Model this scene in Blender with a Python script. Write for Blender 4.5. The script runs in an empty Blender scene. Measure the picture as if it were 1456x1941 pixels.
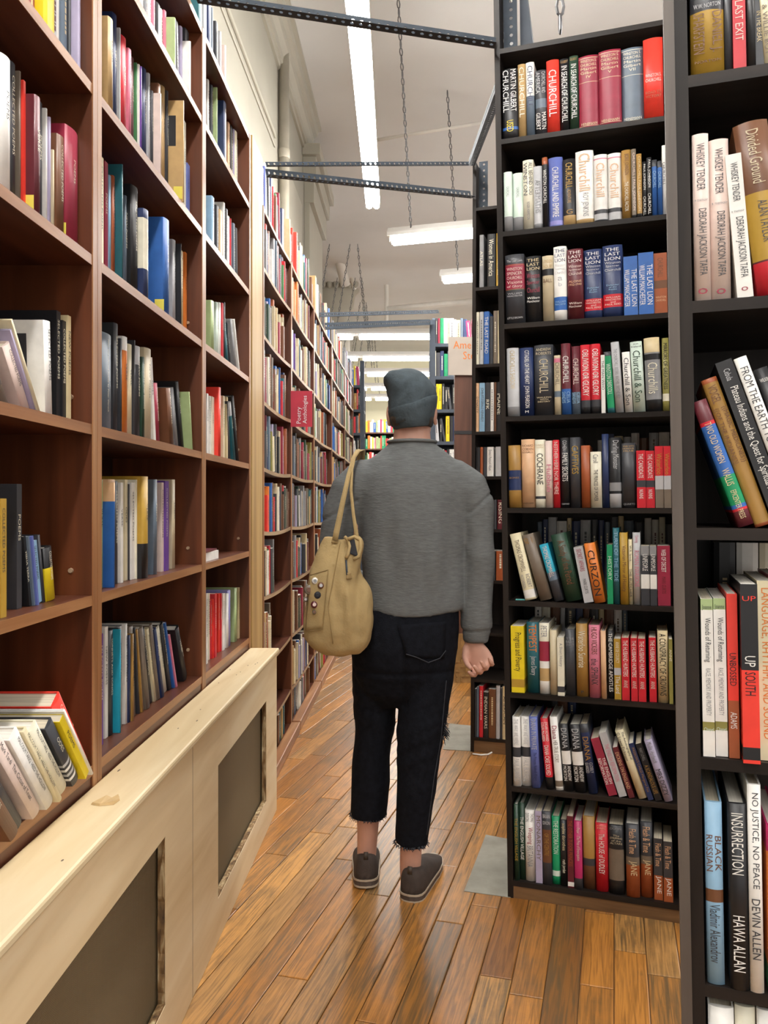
import bpy, bmesh, math, random
from math import sin, cos, pi, radians as R, atan2, sqrt
from mathutils import Vector, Matrix, noise
from mathutils.bvhtree import BVHTree

SC = bpy.context.scene
COL = SC.collection
random.seed(7)

# ------------------------------------------------------------------ camera
F = 1458.0            # focal length in pixels of the 1456x1941 frame
EYE = 1.27            # camera height
HU, HV = 782.0, 957.0 # where the aisle direction (+Y) and the horizon fall in the frame
cam = bpy.data.cameras.new('camera')
cam.sensor_fit = 'VERTICAL'
cam.sensor_height = 24.0
cam.lens = 24.0 * F / 1941.0
cam.shift_x = (728.0 - HU) / 1941.0
cam.shift_y = (HV - 970.5) / 1941.0
cam.clip_start = 0.05
cam_o = bpy.data.objects.new('camera', cam)
COL.objects.link(cam_o)
cam_o.location = (0, 0, EYE)
cam_o.rotation_euler = (pi / 2, 0, 0)
SC.camera = cam_o

# ------------------------------------------------------------------ light and exposure
VS = SC.view_settings
VS.view_transform = 'Standard'
VS.look = 'None'
VS.exposure = 0.34
VS.gamma = 1.0
VS.use_curve_mapping = False
TUBE_POWER = 50.0      # emission of the fluorescent tubes
TUBE_FAR = 26.0
WORLD = 1.0
w = bpy.data.worlds.new('store')
SC.world = w
w.use_nodes = True
bg = w.node_tree.nodes['Background']
bg.inputs[0].default_value = (1.0, 0.97, 0.93, 1)
bg.inputs[1].default_value = WORLD
SC.cycles.use_denoising = True
SC.cycles.max_bounces = 6
SC.cycles.diffuse_bounces = 4
SC.cycles.glossy_bounces = 3
SC.cycles.sample_clamp_indirect = 4.0

# ------------------------------------------------------------------ helpers: placing
def at(u, v, Y):
    """point at distance Y seen at pixel u, v"""
    return Vector(((u - HU) * Y / F, Y, EYE + (HV - v) * Y / F))

def lin(c):
    return c / 12.92 if c <= 0.04045 else ((c + 0.055) / 1.055) ** 2.4

def rgb(h):
    h = h.lstrip('#')
    return tuple(lin(int(h[i:i + 2], 16) / 255) for i in (0, 2, 4))

PAL = dict(black='1b1b1e', charcoal='38393e', navy='24325a', blue='2f63ad', sky='8fb6d3', periwinkle='5f6cae',
    teal='23606a', cyan='239fba', mint='d3e3d6', green='467f50', dark_green='24402f', emerald='128f5c', olive='8e8746',
    pale_green='a9bd86', yellow='ead021', mustard='b48f33', gold='a67e3e', tan='bd9c69', beige='cbbc9c', cream='e2d6b2',
    ivory='e8e2cc', white='eeebe5', silver='bcbcbe', grey='8e8e90', taupe='75685a', brown='6c452c', rust='a0532d',
    orange='dd7c30', red='cb2230', scarlet='ea3d2f', crimson='972840', maroon='5e1e28', pink='d67a90', blush='e2ccc2',
    lilac='b0a7c2', lavender='938fcd', purple='5e338c', peach='e0b48c', magenta='b0235c', sand='d8c59a', slate='62707f')

_mats = {}
def nodes_of(m):
    m.use_nodes = True
    return m.node_tree.nodes, m.node_tree.links, m.node_tree.nodes['Principled BSDF']

def mat(name, col, rough=0.55, var=0.10, scale=9.0, stretch=(1, 1, 1), bump=0.0, metal=0.0, bscale=None, coat=0.0, emit=0.0, spec=0.5):
    if name in _mats: return _mats[name]
    if isinstance(col, str): col = rgb(col)
    m = bpy.data.materials.new(name)
    N, L, B = nodes_of(m)
    tc = N.new('ShaderNodeTexCoord'); mp = N.new('ShaderNodeMapping'); nz = N.new('ShaderNodeTexNoise')
    mp.inputs['Scale'].default_value = stretch
    nz.inputs['Scale'].default_value = scale; nz.inputs['Detail'].default_value = 5
    cr = N.new('ShaderNodeValToRGB')
    cr.color_ramp.elements[0].position = 0.3; cr.color_ramp.elements[1].position = 0.7
    cr.color_ramp.elements[0].color = (*[max(0, c * (1 - var)) for c in col], 1)
    cr.color_ramp.elements[1].color = (*[min(1, c * (1 + var)) for c in col], 1)
    L.new(tc.outputs['Object'], mp.inputs[0]); L.new(mp.outputs[0], nz.inputs['Vector'])
    L.new(nz.outputs['Fac'], cr.inputs[0]); L.new(cr.outputs[0], B.inputs['Base Color'])
    B.inputs['Roughness'].default_value = rough
    B.inputs['Metallic'].default_value = metal
    B.inputs['Specular IOR Level'].default_value = spec
    if coat: B.inputs['Coat Weight'].default_value = coat; B.inputs['Coat Roughness'].default_value = 0.15
    if emit:
        B.inputs['Emission Strength'].default_value = emit
        L.new(cr.outputs[0], B.inputs['Emission Color'])
    if bump:
        n2 = N.new('ShaderNodeTexNoise'); n2.inputs['Scale'].default_value = bscale or scale * 6
        n2.inputs['Detail'].default_value = 4
        bp = N.new('ShaderNodeBump'); bp.inputs['Strength'].default_value = bump; bp.inputs['Distance'].default_value = 0.004
        L.new(mp.outputs[0], n2.inputs['Vector']); L.new(n2.outputs['Fac'], bp.inputs['Height'])
        L.new(bp.outputs[0], B.inputs['Normal'])
    _mats[name] = m
    return m

def wood(name, a, b, c=None, rough=0.45, axis='Y', scale=6.0, bump=0.15, long=0.06, spec=0.5):
    """streaky wood grain running along one axis of the object"""
    if name in _mats: return _mats[name]
    a, b = [rgb(x) if isinstance(x, str) else x for x in (a, b)]
    c = (rgb(c) if isinstance(c, str) else c) or tuple(x * 0.6 for x in a)
    m = bpy.data.materials.new(name)
    N, L, B = nodes_of(m)
    tc = N.new('ShaderNodeTexCoord'); mp = N.new('ShaderNodeMapping')
    st = {'X': (long, 1, 1), 'Y': (1, long, 1), 'Z': (1, 1, long)}[axis]
    mp.inputs['Scale'].default_value = st
    n1 = N.new('ShaderNodeTexNoise'); n1.inputs['Scale'].default_value = scale * 4; n1.inputs['Detail'].default_value = 8
    n1.inputs['Distortion'].default_value = 0.6
    n2 = N.new('ShaderNodeTexNoise'); n2.inputs['Scale'].default_value = scale * 0.35; n2.inputs['Detail'].default_value = 3
    cr = N.new('ShaderNodeValToRGB'); e = cr.color_ramp.elements
    e[0].position = 0.28; e[0].color = (*c, 1); e[1].position = 0.72; e[1].color = (*b, 1)
    x = cr.color_ramp.elements.new(0.5); x.color = (*a, 1)
    mx = N.new('ShaderNodeMixRGB'); mx.blend_type = 'MULTIPLY'; mx.inputs[0].default_value = 0.5
    c2 = N.new('ShaderNodeValToRGB'); c2.color_ramp.elements[0].color = (0.55, 0.55, 0.55, 1); c2.color_ramp.elements[1].color = (1.15, 1.15, 1.15, 1)
    L.new(tc.outputs['Object'], mp.inputs[0]); L.new(mp.outputs[0], n1.inputs['Vector']); L.new(tc.outputs['Object'], n2.inputs['Vector'])
    L.new(n1.outputs['Fac'], cr.inputs[0]); L.new(n2.outputs['Fac'], c2.inputs[0])
    L.new(cr.outputs[0], mx.inputs[1]); L.new(c2.outputs[0], mx.inputs[2]); L.new(mx.outputs[0], B.inputs['Base Color'])
    B.inputs['Roughness'].default_value = rough
    B.inputs['Specular IOR Level'].default_value = spec
    bp = N.new('ShaderNodeBump'); bp.inputs['Strength'].default_value = bump; bp.inputs['Distance'].default_value = 0.002
    L.new(n1.outputs['Fac'], bp.inputs['Height']); L.new(bp.outputs[0], B.inputs['Normal'])
    _mats[name] = m
    return m

def emitter(name, col, strength):
    if name in _mats: return _mats[name]
    m = bpy.data.materials.new(name)
    N, L, B = nodes_of(m)
    B.inputs['Base Color'].default_value = (0.9, 0.9, 0.9, 1)
    B.inputs['Emission Color'].default_value = (*col, 1)
    B.inputs['Emission Strength'].default_value = strength
    _mats[name] = m
    return m

def cmat(c):
    return mat('cover_' + c, PAL[c], rough=0.42, var=0.09, scale=30)

# ------------------------------------------------------------------ helpers: objects
def mesh_obj(name, bm, mats, parent=None, smooth=False, loc=None, rot=None, bevel=0.0):
    me = bpy.data.meshes.new(name)
    bmesh.ops.recalc_face_normals(bm, faces=bm.faces)
    bm.to_mesh(me); bm.free()
    for m in (mats if isinstance(mats, (list, tuple)) else [mats]): me.materials.append(m)
    if smooth: me.polygons.foreach_set('use_smooth', [True] * len(me.polygons))
    o = bpy.data.objects.new(name, me)
    COL.objects.link(o)
    if parent: o.parent = parent
    if loc is not None: o.location = loc
    if rot is not None: o.rotation_euler = rot
    if bevel:
        b = o.modifiers.new('bevel', 'BEVEL'); b.width = bevel; b.segments = 2; b.limit_method = 'ANGLE'; b.angle_limit = R(40)
    return o

def data_obj(name, verts, faces, mats, parent=None, smooth=False, mi=None, loc=None, rot=None):
    me = bpy.data.meshes.new(name)
    me.from_pydata(verts, [], faces)
    for m in (mats if isinstance(mats, (list, tuple)) else [mats]): me.materials.append(m)
    if mi: me.polygons.foreach_set('material_index', mi)
    if smooth: me.polygons.foreach_set('use_smooth', [True] * len(me.polygons))
    o = bpy.data.objects.new(name, me)
    COL.objects.link(o)
    if parent: o.parent = parent
    if loc is not None: o.location = loc
    if rot is not None: o.rotation_euler = rot
    return o

def thing(name, label, cat, loc=(0, 0, 0), rot=(0, 0, 0), group=None):
    o = bpy.data.objects.new(name, None)
    o.empty_display_size = 0.05
    COL.objects.link(o)
    o.location = loc; o.rotation_euler = rot
    return tag(o, label, cat, group)

def tag(o, label, cat, group=None):
    o['label'] = label; o['category'] = cat
    if group: o['group'] = group
    return o

def struct(o, label=None):
    o['kind'] = 'structure'
    if label: o['label'] = label
    return o

def box(bm, x0, x1, y0, y1, z0, z1, mi=0):
    vs = [bm.verts.new(p) for p in ((x0, y0, z0), (x1, y0, z0), (x1, y1, z0), (x0, y1, z0), (x0, y0, z1), (x1, y0, z1), (x1, y1, z1), (x0, y1, z1))]
    for f in ((0, 3, 2, 1), (4, 5, 6, 7), (0, 1, 5, 4), (1, 2, 6, 5), (2, 3, 7, 6), (3, 0, 4, 7)):
        fc = bm.faces.new([vs[i] for i in f]); fc.material_index = mi
    return vs

def bx(name, x0, x1, y0, y1, z0, z1, m, parent=None, bevel=0.0):
    bm = bmesh.new(); box(bm, x0, x1, y0, y1, z0, z1)
    return mesh_obj(name, bm, m, parent, bevel=bevel)

def frame_of(t, ref=Vector((0, 1, 0))):
    t = t.normalized()
    if abs(t.dot(ref)) > 0.95: ref = Vector((1, 0, 0))
    a = ref.cross(t).normalized(); b = t.cross(a).normalized()
    return a, b

def tube(bm, pts, rads, n=10, ref=Vector((0, 1, 0)), cap=True, mi=0, sq=1.0):
    """loft along points; rads are r or (ra, rb) per point, sq>1 squares the section off"""
    pts = [Vector(p) for p in pts]; rings = []
    for i, p in enumerate(pts):
        t = (pts[min(i + 1, len(pts) - 1)] - pts[max(i - 1, 0)])
        a, b = frame_of(t, ref)
        r = rads[i] if isinstance(rads, (list, tuple)) else rads
        ra, rb = r if isinstance(r, (list, tuple)) else (r, r)
        ring = []
        for k in range(n):
            th = 2 * pi * k / n; c, s = cos(th), sin(th)
            c = math.copysign(abs(c) ** (1 / sq), c); s = math.copysign(abs(s) ** (1 / sq), s)
            ring.append(bm.verts.new(p + a * (c * ra) + b * (s * rb)))
        rings.append(ring)
    for i in range(len(rings) - 1):
        for k in range(n):
            f = bm.faces.new((rings[i][k], rings[i][(k + 1) % n], rings[i + 1][(k + 1) % n], rings[i + 1][k])); f.material_index = mi
    if cap:
        bm.faces.new(rings[0][::-1]).material_index = mi; bm.faces.new(rings[-1]).material_index = mi
    return rings

def zloft(bm, rings, n=28, sq=1.0):
    """rings of (z, cx, cy, rx, ry) stacked in z"""
    out = []
    for (z, cx, cy, rx, ry) in rings:
        ring = []
        for k in range(n):
            th = 2 * pi * k / n; c, s = cos(th), sin(th)
            c = math.copysign(abs(c) ** (1 / sq), c); s = math.copysign(abs(s) ** (1 / sq), s)
            zz = z(cx + c * rx, cy + s * ry) if callable(z) else z
            ring.append(bm.verts.new((cx + c * rx, cy + s * ry, zz)))
        out.append(ring)
    for i in range(len(out) - 1):
        for k in range(n):
            bm.faces.new((out[i][k], out[i][(k + 1) % n], out[i + 1][(k + 1) % n], out[i + 1][k]))
    bm.faces.new(out[0][::-1]); bm.faces.new(out[-1])
    return out

def ball(bm, c, r, seg=16, rot=None):
    rx, ry, rz = r if isinstance(r, (tuple, list)) else (r, r, r)
    M = Matrix.Translation(c) @ (rot.to_4x4() if rot else Matrix.Identity(4)) @ Matrix.Diagonal((rx, ry, rz, 1))
    bmesh.ops.create_uvsphere(bm, u_segments=seg, v_segments=max(8, seg // 2), radius=1, matrix=M)

def baked(bm, voxel, smooth=4, fac=0.5):
    """union the closed pieces of bm into one continuous smooth surface; returns (verts, faces)"""
    me = bpy.data.meshes.new('tmp'); bmesh.ops.recalc_face_normals(bm, faces=bm.faces); bm.to_mesh(me); bm.free()
    o = bpy.data.objects.new('tmp', me); COL.objects.link(o)
    r = o.modifiers.new('r', 'REMESH'); r.mode = 'VOXEL'; r.voxel_size = voxel
    s = o.modifiers.new('s', 'SMOOTH'); s.iterations = smooth; s.factor = fac
    dg = bpy.context.evaluated_depsgraph_get()
    ev = o.evaluated_get(dg); m2 = ev.to_mesh()
    vs = [v.co.copy() for v in m2.vertices]; fs = [tuple(p.vertices) for p in m2.polygons]
    no = [v.normal.copy() for v in m2.vertices]
    ev.to_mesh_clear()
    bpy.data.objects.remove(o); bpy.data.meshes.remove(me)
    return vs, fs, no

# ------------------------------------------------------------------ helpers: lettering
_txt = {}
def glyphs(s):
    """outline of a line of lettering: (verts in em units, faces, width, height)"""
    if s in _txt: return _txt[s]
    c = bpy.data.curves.new('t', 'FONT'); c.body = s; c.resolution_u = 2; c.offset = 0.0
    o = bpy.data.objects.new('t', c); COL.objects.link(o)
    dg = bpy.context.evaluated_depsgraph_get(); dg.update()
    m = o.evaluated_get(dg).to_mesh()
    vs = [(v.co.x, v.co.y) for v in m.vertices]; fs = [tuple(p.vertices) for p in m.polygons]
    o.evaluated_get(dg).to_mesh_clear(); bpy.data.objects.remove(o); bpy.data.curves.remove(c)
    if not vs: vs = [(0, 0)]
    x0 = min(v[0] for v in vs); x1 = max(v[0] for v in vs); y0 = min(v[1] for v in vs); y1 = max(v[1] for v in vs)
    vs = [(x - x0, y - y0) for x, y in vs]
    _txt[s] = (vs, fs, max(x1 - x0, 1e-4), max(y1 - y0, 1e-4))
    return _txt[s]

def letter_box(V, Fc, s, cx, cz, wid, hei, vertical, surf, stretch=(0.55, 1.25)):
    """fit line s in a box centred at cx, cz on the front face (x right, z up); vertical reads top to bottom"""
    vs, fs, w0, h0 = glyphs(s)
    if vertical: run, acr = hei, wid
    else: run, acr = wid, hei
    sy = acr / h0; sx = run / w0
    sx = min(sx, sy * stretch[1])
    if sx < sy * stretch[0]: sy = sx / stretch[0]
    b = len(V)
    for (x, y) in vs:
        a = (x - w0 / 2) * sx; t = (y - h0 / 2) * sy
        X, Z = (cx + t, cz - a) if vertical else (cx + a, cz + t)
        V.append((X, surf(X), Z))
    Fc += [tuple(i + b for i in f) for f in fs]
# ================================================================== the room
XW, CEIL = -0.98, 4.70
M_WALL = mat('cream_plaster', (0.315, 0.296, 0.242), 0.8, 0.05, 2.5, bump=0.12, bscale=30)
M_TRIM = mat('cream_gloss_trim', (0.36, 0.335, 0.27), 0.55, 0.04, 3)
M_CEIL = mat('white_ceiling_paint', (0.665, 0.66, 0.645), 0.85, 0.05, 1.2, bump=0.1, bscale=14)
M_BACK = mat('pale_yellow_plaster', (0.74, 0.70, 0.50), 0.8, 0.04, 1.5)

# floor boards laid on a slant, worn to grey where people walk
def floor_material():
    m = bpy.data.materials.new('worn_oak_boards')
    N, L, B = nodes_of(m)
    at_ = N.new('ShaderNodeAttribute'); at_.attribute_name = 'tone'
    uv = N.new('ShaderNodeAttribute'); uv.attribute_name = 'grain'
    mp = N.new('ShaderNodeMapping'); mp.inputs['Scale'].default_value = (1.8, 34, 1)
    n1 = N.new('ShaderNodeTexNoise'); n1.inputs['Scale'].default_value = 3.0; n1.inputs['Detail'].default_value = 9; n1.inputs['Distortion'].default_value = 1.2
    tc = N.new('ShaderNodeTexCoord')
    n2 = N.new('ShaderNodeTexNoise'); n2.inputs['Scale'].default_value = 4.5; n2.inputs['Detail'].default_value = 8; n2.inputs['Roughness'].default_value = 0.75
    cr = N.new('ShaderNodeValToRGB'); e = cr.color_ramp.elements
    e[0].position = 0.0; e[0].color = (0.25, 0.096, 0.018, 1)
    e[1].position = 1.0; e[1].color = (0.62, 0.31, 0.085, 1)
    for p, c in ((0.35, (0.43, 0.18, 0.036)), (0.62, (0.54, 0.235, 0.05)), (0.82, (0.45, 0.24, 0.08))):
        x = cr.color_ramp.elements.new(p); x.color = (*c, 1)
    g = N.new('ShaderNodeValToRGB'); g.color_ramp.elements[0].position = 0.30; g.color_ramp.elements[1].position = 0.62
    g.color_ramp.elements[0].color = (0.30, 0.27, 0.24, 1); g.color_ramp.elements[1].color = (1.08, 1.08, 1.08, 1)
    mul = N.new('ShaderNodeMixRGB'); mul.blend_type = 'MULTIPLY'; mul.inputs[0].default_value = 0.75
    # wear: noise times a per-board liability
    wr = N.new('ShaderNodeMath'); wr.operation = 'MULTIPLY_ADD'
    at2 = N.new('ShaderNodeAttribute'); at2.attribute_name = 'wear'
    wm = N.new('ShaderNodeMapRange'); wm.inputs[1].default_value = 0.50; wm.inputs[2].default_value = 0.78; wm.inputs[3].default_value = 0; wm.inputs[4].default_value = 0.85
    wx = N.new('ShaderNodeMixRGB'); wx.inputs[2].default_value = (0.125, 0.082, 0.040, 1)
    gm = N.new('ShaderNodeMapRange'); gm.inputs[1].default_value = 0.35; gm.inputs[2].default_value = 0.6
    wg = N.new('ShaderNodeMath'); wg.operation = 'MULTIPLY'
    L.new(at_.outputs['Fac'], cr.inputs[0]); L.new(uv.outputs['Vector'], mp.inputs[0]); L.new(mp.outputs[0], n1.inputs['Vector'])
    L.new(n1.outputs['Fac'], g.inputs[0]); L.new(cr.outputs[0], mul.inputs[1]); L.new(g.outputs[0], mul.inputs[2])
    L.new(tc.outputs['Object'], n2.inputs['Vector'])
    wr.inputs[1].default_value = 1.0
    L.new(n2.outputs['Fac'], wr.inputs[0]); L.new(at2.outputs['Fac'], wr.inputs[2]); L.new(wr.outputs[0], wm.inputs[0])
    L.new(n1.outputs['Fac'], gm.inputs[0]); gm.inputs[3].default_value = 1.0; gm.inputs[4].default_value = 0.35
    L.new(wm.outputs[0], wg.inputs[0]); L.new(gm.outputs[0], wg.inputs[1])
    L.new(wg.outputs[0], wx.inputs[0]); L.new(mul.outputs[0], wx.inputs[1]); L.new(wx.outputs[0], B.inputs['Base Color'])
    rr = N.new('ShaderNodeMapRange'); rr.inputs[3].default_value = 0.22; rr.inputs[4].default_value = 0.42
    L.new(n2.outputs['Fac'], rr.inputs[0]); L.new(rr.outputs[0], B.inputs['Roughness'])
    bp = N.new('ShaderNodeBump'); bp.inputs['Strength'].default_value = 0.22; bp.inputs['Distance'].default_value = 0.002
    L.new(n1.outputs['Fac'], bp.inputs['Height']); L.new(bp.outputs[0], B.inputs['Normal'])
    B.inputs['Coat Weight'].default_value = 0.12; B.inputs['Coat Roughness'].default_value = 0.2
    return m

def build_floor():
    rnd = random.Random(21)
    th = math.atan(0.262); d = Vector((sin(th), cos(th))); p = Vector((cos(th), -sin(th)))
    V, Fc, tone, wear, grain = [], [], [], [], []
    W = 0.088; gap = 0.0012
    for i in range(-62, 46):
        b0 = i * W
        a = -2.0 + rnd.uniform(-0.8, 0)
        while a < 17.5:
            Ln = rnd.choice((0.38, 0.55, 0.7, 0.85, 1.0, 1.2))
            mid = d * (a + Ln / 2) + p * (b0 + W / 2)
            if -1.05 < mid.x < 3.0 and -0.3 < mid.y < 17.4:
                t = min(1, max(0, rnd.gauss(0.5, 0.27)))
                walk = math.exp(-((mid.x + 0.08 - 0.02 * mid.y) / 0.30) ** 2) * 0.26 if mid.y < 5 else 0.08
                wv = rnd.choice((-0.05, 0.0, 0.06, 0.14, 0.30, 0.38)) + walk * .8 - 0.05
                z0 = rnd.uniform(-0.0004, 0.0004)
                q = [(a + gap, b0 + gap), (a + Ln - gap, b0 + gap), (a + Ln - gap, b0 + W - gap), (a + gap, b0 + W - gap)]
                e = 0.0025
                qi = [(a + gap + e, b0 + gap + e), (a + Ln - gap - e, b0 + gap + e), (a + Ln - gap - e, b0 + W - gap - e), (a + gap + e, b0 + W - gap - e)]
                n = len(V); off = rnd.uniform(0, 50)
                for lst, z in ((q, -0.006), (q, -0.0012), (qi, z0)):
                    for (aa, bb) in lst:
                        pt = d * aa + p * bb; V.append((pt.x, pt.y, z)); grain.append((aa + off, bb - b0 + off, off)); tone.append(t); wear.append(wv)
                for k in range(4):
                    Fc.append((n + k, n + (k + 1) % 4, n + 4 + (k + 1) % 4, n + 4 + k))
                    Fc.append((n + 4 + k, n + 4 + (k + 1) % 4, n + 8 + (k + 1) % 4, n + 8 + k))
                Fc.append((n + 8, n + 9, n + 10, n + 11))
            a += Ln
    # dark bed under the boards
    n = len(V)
    for pt in ((-4, -3.5), (8, -3.5), (8, 18), (-4, 18)):
        V.append((*pt, -0.006)); grain.append((0, 0, 0)); tone.append(0.0); wear.append(0.6)
    Fc.append((n, n + 1, n + 2, n + 3))
    o = data_obj('floor', V, Fc, floor_material())
    me = o.data
    a1 = me.attributes.new('tone', 'FLOAT', 'POINT'); a1.data.foreach_set('value', tone)
    a2 = me.attributes.new('wear', 'FLOAT', 'POINT'); a2.data.foreach_set('value', wear)
    a3 = me.attributes.new('grain', 'FLOAT_VECTOR', 'POINT'); a3.data.foreach_set('vector', [c for g in grain for c in g])
    struct(o, 'worn orange oak floor boards laid on a slant across the aisle')
build_floor()

struct(bx('wall_left', XW - 0.2, XW, -3, 7.95, 0, CEIL, M_WALL))
struct(bx('wall_left', -3.2, -3.0, 7.75, 17.5, 0, CEIL, M_WALL))
struct(bx('wall_back', -3.2, 8, 17.3, 17.5, 0, CEIL, M_BACK))
struct(bx('ceiling', -3.2, 8, -3.2, 17.5, CEIL, CEIL + 0.1, M_CEIL))

def trim(n, x0, x1, y0, y1, z0, z1, m=None, bevel=0.004):
    return struct(bx('trim_%d' % n, x0, x1, y0, y1, z0, z1, m or M_TRIM, bevel=bevel))
def cornice():
    bm = bmesh.new()
    prof = [(0, 4.44), (0.02, 4.44), (0.024, 4.47), (0.04, 4.475), (0.045, 4.52), (0.075, 4.56), (0.085, 4.60), (0.115, 4.61), (0.125, 4.66), (0.15, 4.665), (0.15, CEIL), (0, CEIL)]
    a = [bm.verts.new((XW + x, -3, z)) for x, z in prof]; b = [bm.verts.new((XW + x, 7.0, z)) for x, z in prof]
    for i in range(len(prof)):
        j = (i + 1) % len(prof); bm.faces.new((a[i], a[j], b[j], b[i]))
    bm.faces.new(a); bm.faces.new(b[::-1])
    return struct(mesh_obj('trim_1', bm, M_TRIM))
cornice()
trim(2, XW, XW + 0.016, -3, 5.45, 3.865, 3.895)      # picture rail
trim(2, XW, XW + 0.010, -3, 5.45, 3.80, 3.815)
trim(3, XW, XW + 0.05, 6.95, 7.95, 0, 4.0)           # pilaster at the end of the wall
trim(3, XW, XW + 0.07, 6.90, 7.97, 3.12, 3.20)
trim(3, XW, XW + 0.12, 6.86, 7.99, 4.22, 4.38)
trim(3, XW, XW + 0.16, 6.82, 8.02, 4.38, 4.48)
trim(3, XW, XW + 0.09, 6.95, 7.95, 4.0, 4.22)
trim(4, XW, XW + 0.012, 5.75, 6.75, 2.6, 3.9)        # raised wall panel

def pipe(name, pts, r, m, label, cat='pipe', n=14):
    bm = bmesh.new(); tube(bm, pts, r, n, ref=Vector((0.3, 0.2, 1)) if abs(Vector(pts[-1]).z - Vector(pts[0]).z) < 0.5 else Vector((0, 1, 0)))
    o = mesh_obj(name, bm, m, smooth=True)
    return tag(o, label, cat)

M_PIPE = mat('cream_pipe_paint', (0.38, 0.345, 0.275), 0.5, 0.06, 12, bump=0.1)
root = thing('riser_pipe', 'thick cream painted riser pipe standing against the left wall', 'pipe', (XW + 0.041, 5.62, 0))
bm = bmesh.new(); tube(bm, [(0, 0, 0), (0, 0, CEIL)], 0.038, 18); mesh_obj('pipe_run', bm, M_PIPE, root, True)
bm = bmesh.new(); tube(bm, [(0, 0, 3.80), (0, 0, 3.81), (0, 0, 3.86), (0, 0, 3.87)], [0.038, 0.044, 0.044, 0.038], 18); mesh_obj('pipe_collar', bm, M_PIPE, root, True)

# ceiling services
M_CPIPE = mat('white_pipe_paint', (0.66, 0.63, 0.57), 0.5, 0.06, 8)
def pz(u, v, Y): return at(u, v, Y)
pipe('ceiling_conduit', [at(700, 268, 6.6), at(940, 228, 6.6)], 0.014, M_CPIPE, 'thin conduit running across the ceiling behind the two hanging chains')
pipe('sprinkler_pipe', [at(733, 586, 12.0), at(905, 570, 12.2)], 0.045, M_CPIPE, 'white sprinkler pipe below the far ceiling above the cardboard sign')
pipe('ceiling_pipe', [at(620, 405, 10.5), at(655, 540, 11.2)], 0.07, M_CPIPE, 'thick white pipe hanging from the ceiling over the column capital')
pipe('ceiling_pipe', [at(634, 372, 9.6), at(672, 545, 12.0)], 0.04, M_CPIPE, 'slim white pipe beside the thick one over the column capital')
pipe('ceiling_pipe', [at(648, 384, 9.6), at(700, 382, 9.6)], 0.02, M_CPIPE, 'short white crosspipe between ceiling pipes and first cross lamp')
pipe('drop_pipe', [at(733, 398, 12.0), at(733, 640, 12.0)], 0.03, M_CPIPE, 'vertical white pipe dropping behind the first cross lamp')
bm = bmesh.new()
c = at(645, 560, 12.3)
zloft(bm, [(c.z - 3.2, c.x - .12, c.y, .30, .30), (c.z - .25, c.x - .12, c.y, .27, .27), (c.z - .2, c.x - .12, c.y, .33, .33), (c.z, c.x - .12, c.y, .36, .36), (c.z + .12, c.x - .12, c.y, .46, .46)], 24)
root = thing('column', 'cream column with ornate square capital beyond the left shelves', 'column')
mesh_obj('shaft', bm, M_TRIM, root, True)
bx('capital', c.x - .62, c.x + .38, c.y - .5, c.y + .5, c.z + .12, c.z + .32, M_TRIM, root, bevel=.03)
bm = bmesh.new()
for k in range(9): ball(bm, (c.x - .52 + .1 * k, c.y - .46, c.z + .06), (.045, .04, .07), 8)
mesh_obj('ornament', bm, M_TRIM, root, True)

# ================================================================== lamps
M_TUBE = emitter('fluorescent_tube', (1.0, 0.975, 0.94), TUBE_POWER)
M_TUBE_FAR = emitter('fluorescent_tube_far', (1.0, 0.975, 0.94), TUBE_FAR)
M_HOUSE = mat('white_enamel', (0.78, 0.76, 0.72), 0.35, 0.03, 5)
M_CHAIN = mat('dull_steel_chain', (0.16, 0.16, 0.165), 0.45, 0.1, 40, metal=0.7)

def chain_mesh(a, b, ln=0.06):
    """links of an oval chain between two points"""
    bm = bmesh.new(); a, b = Vector(a), Vector(b); t = b - a; n = max(2, int(t.length / (ln * 0.80))); t.normalize()
    p, q = frame_of(t)
    for i in range(n):
        c = a + (b - a) * ((i + 0.5) / n); side = p if i % 2 else q
        pts = []
        for k in range(9):
            th = 2 * pi * k / 8
            x, y = cos(th) * ln * 0.17, sin(th) * ln * 0.46
            if abs(sin(th)) > 0.5: x *= 0.9
            pts.append(c + side * x + t * y)
        tube(bm, pts, ln * 0.075, 5, ref=p if i % 2 == 0 else q)
    return bm

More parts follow.
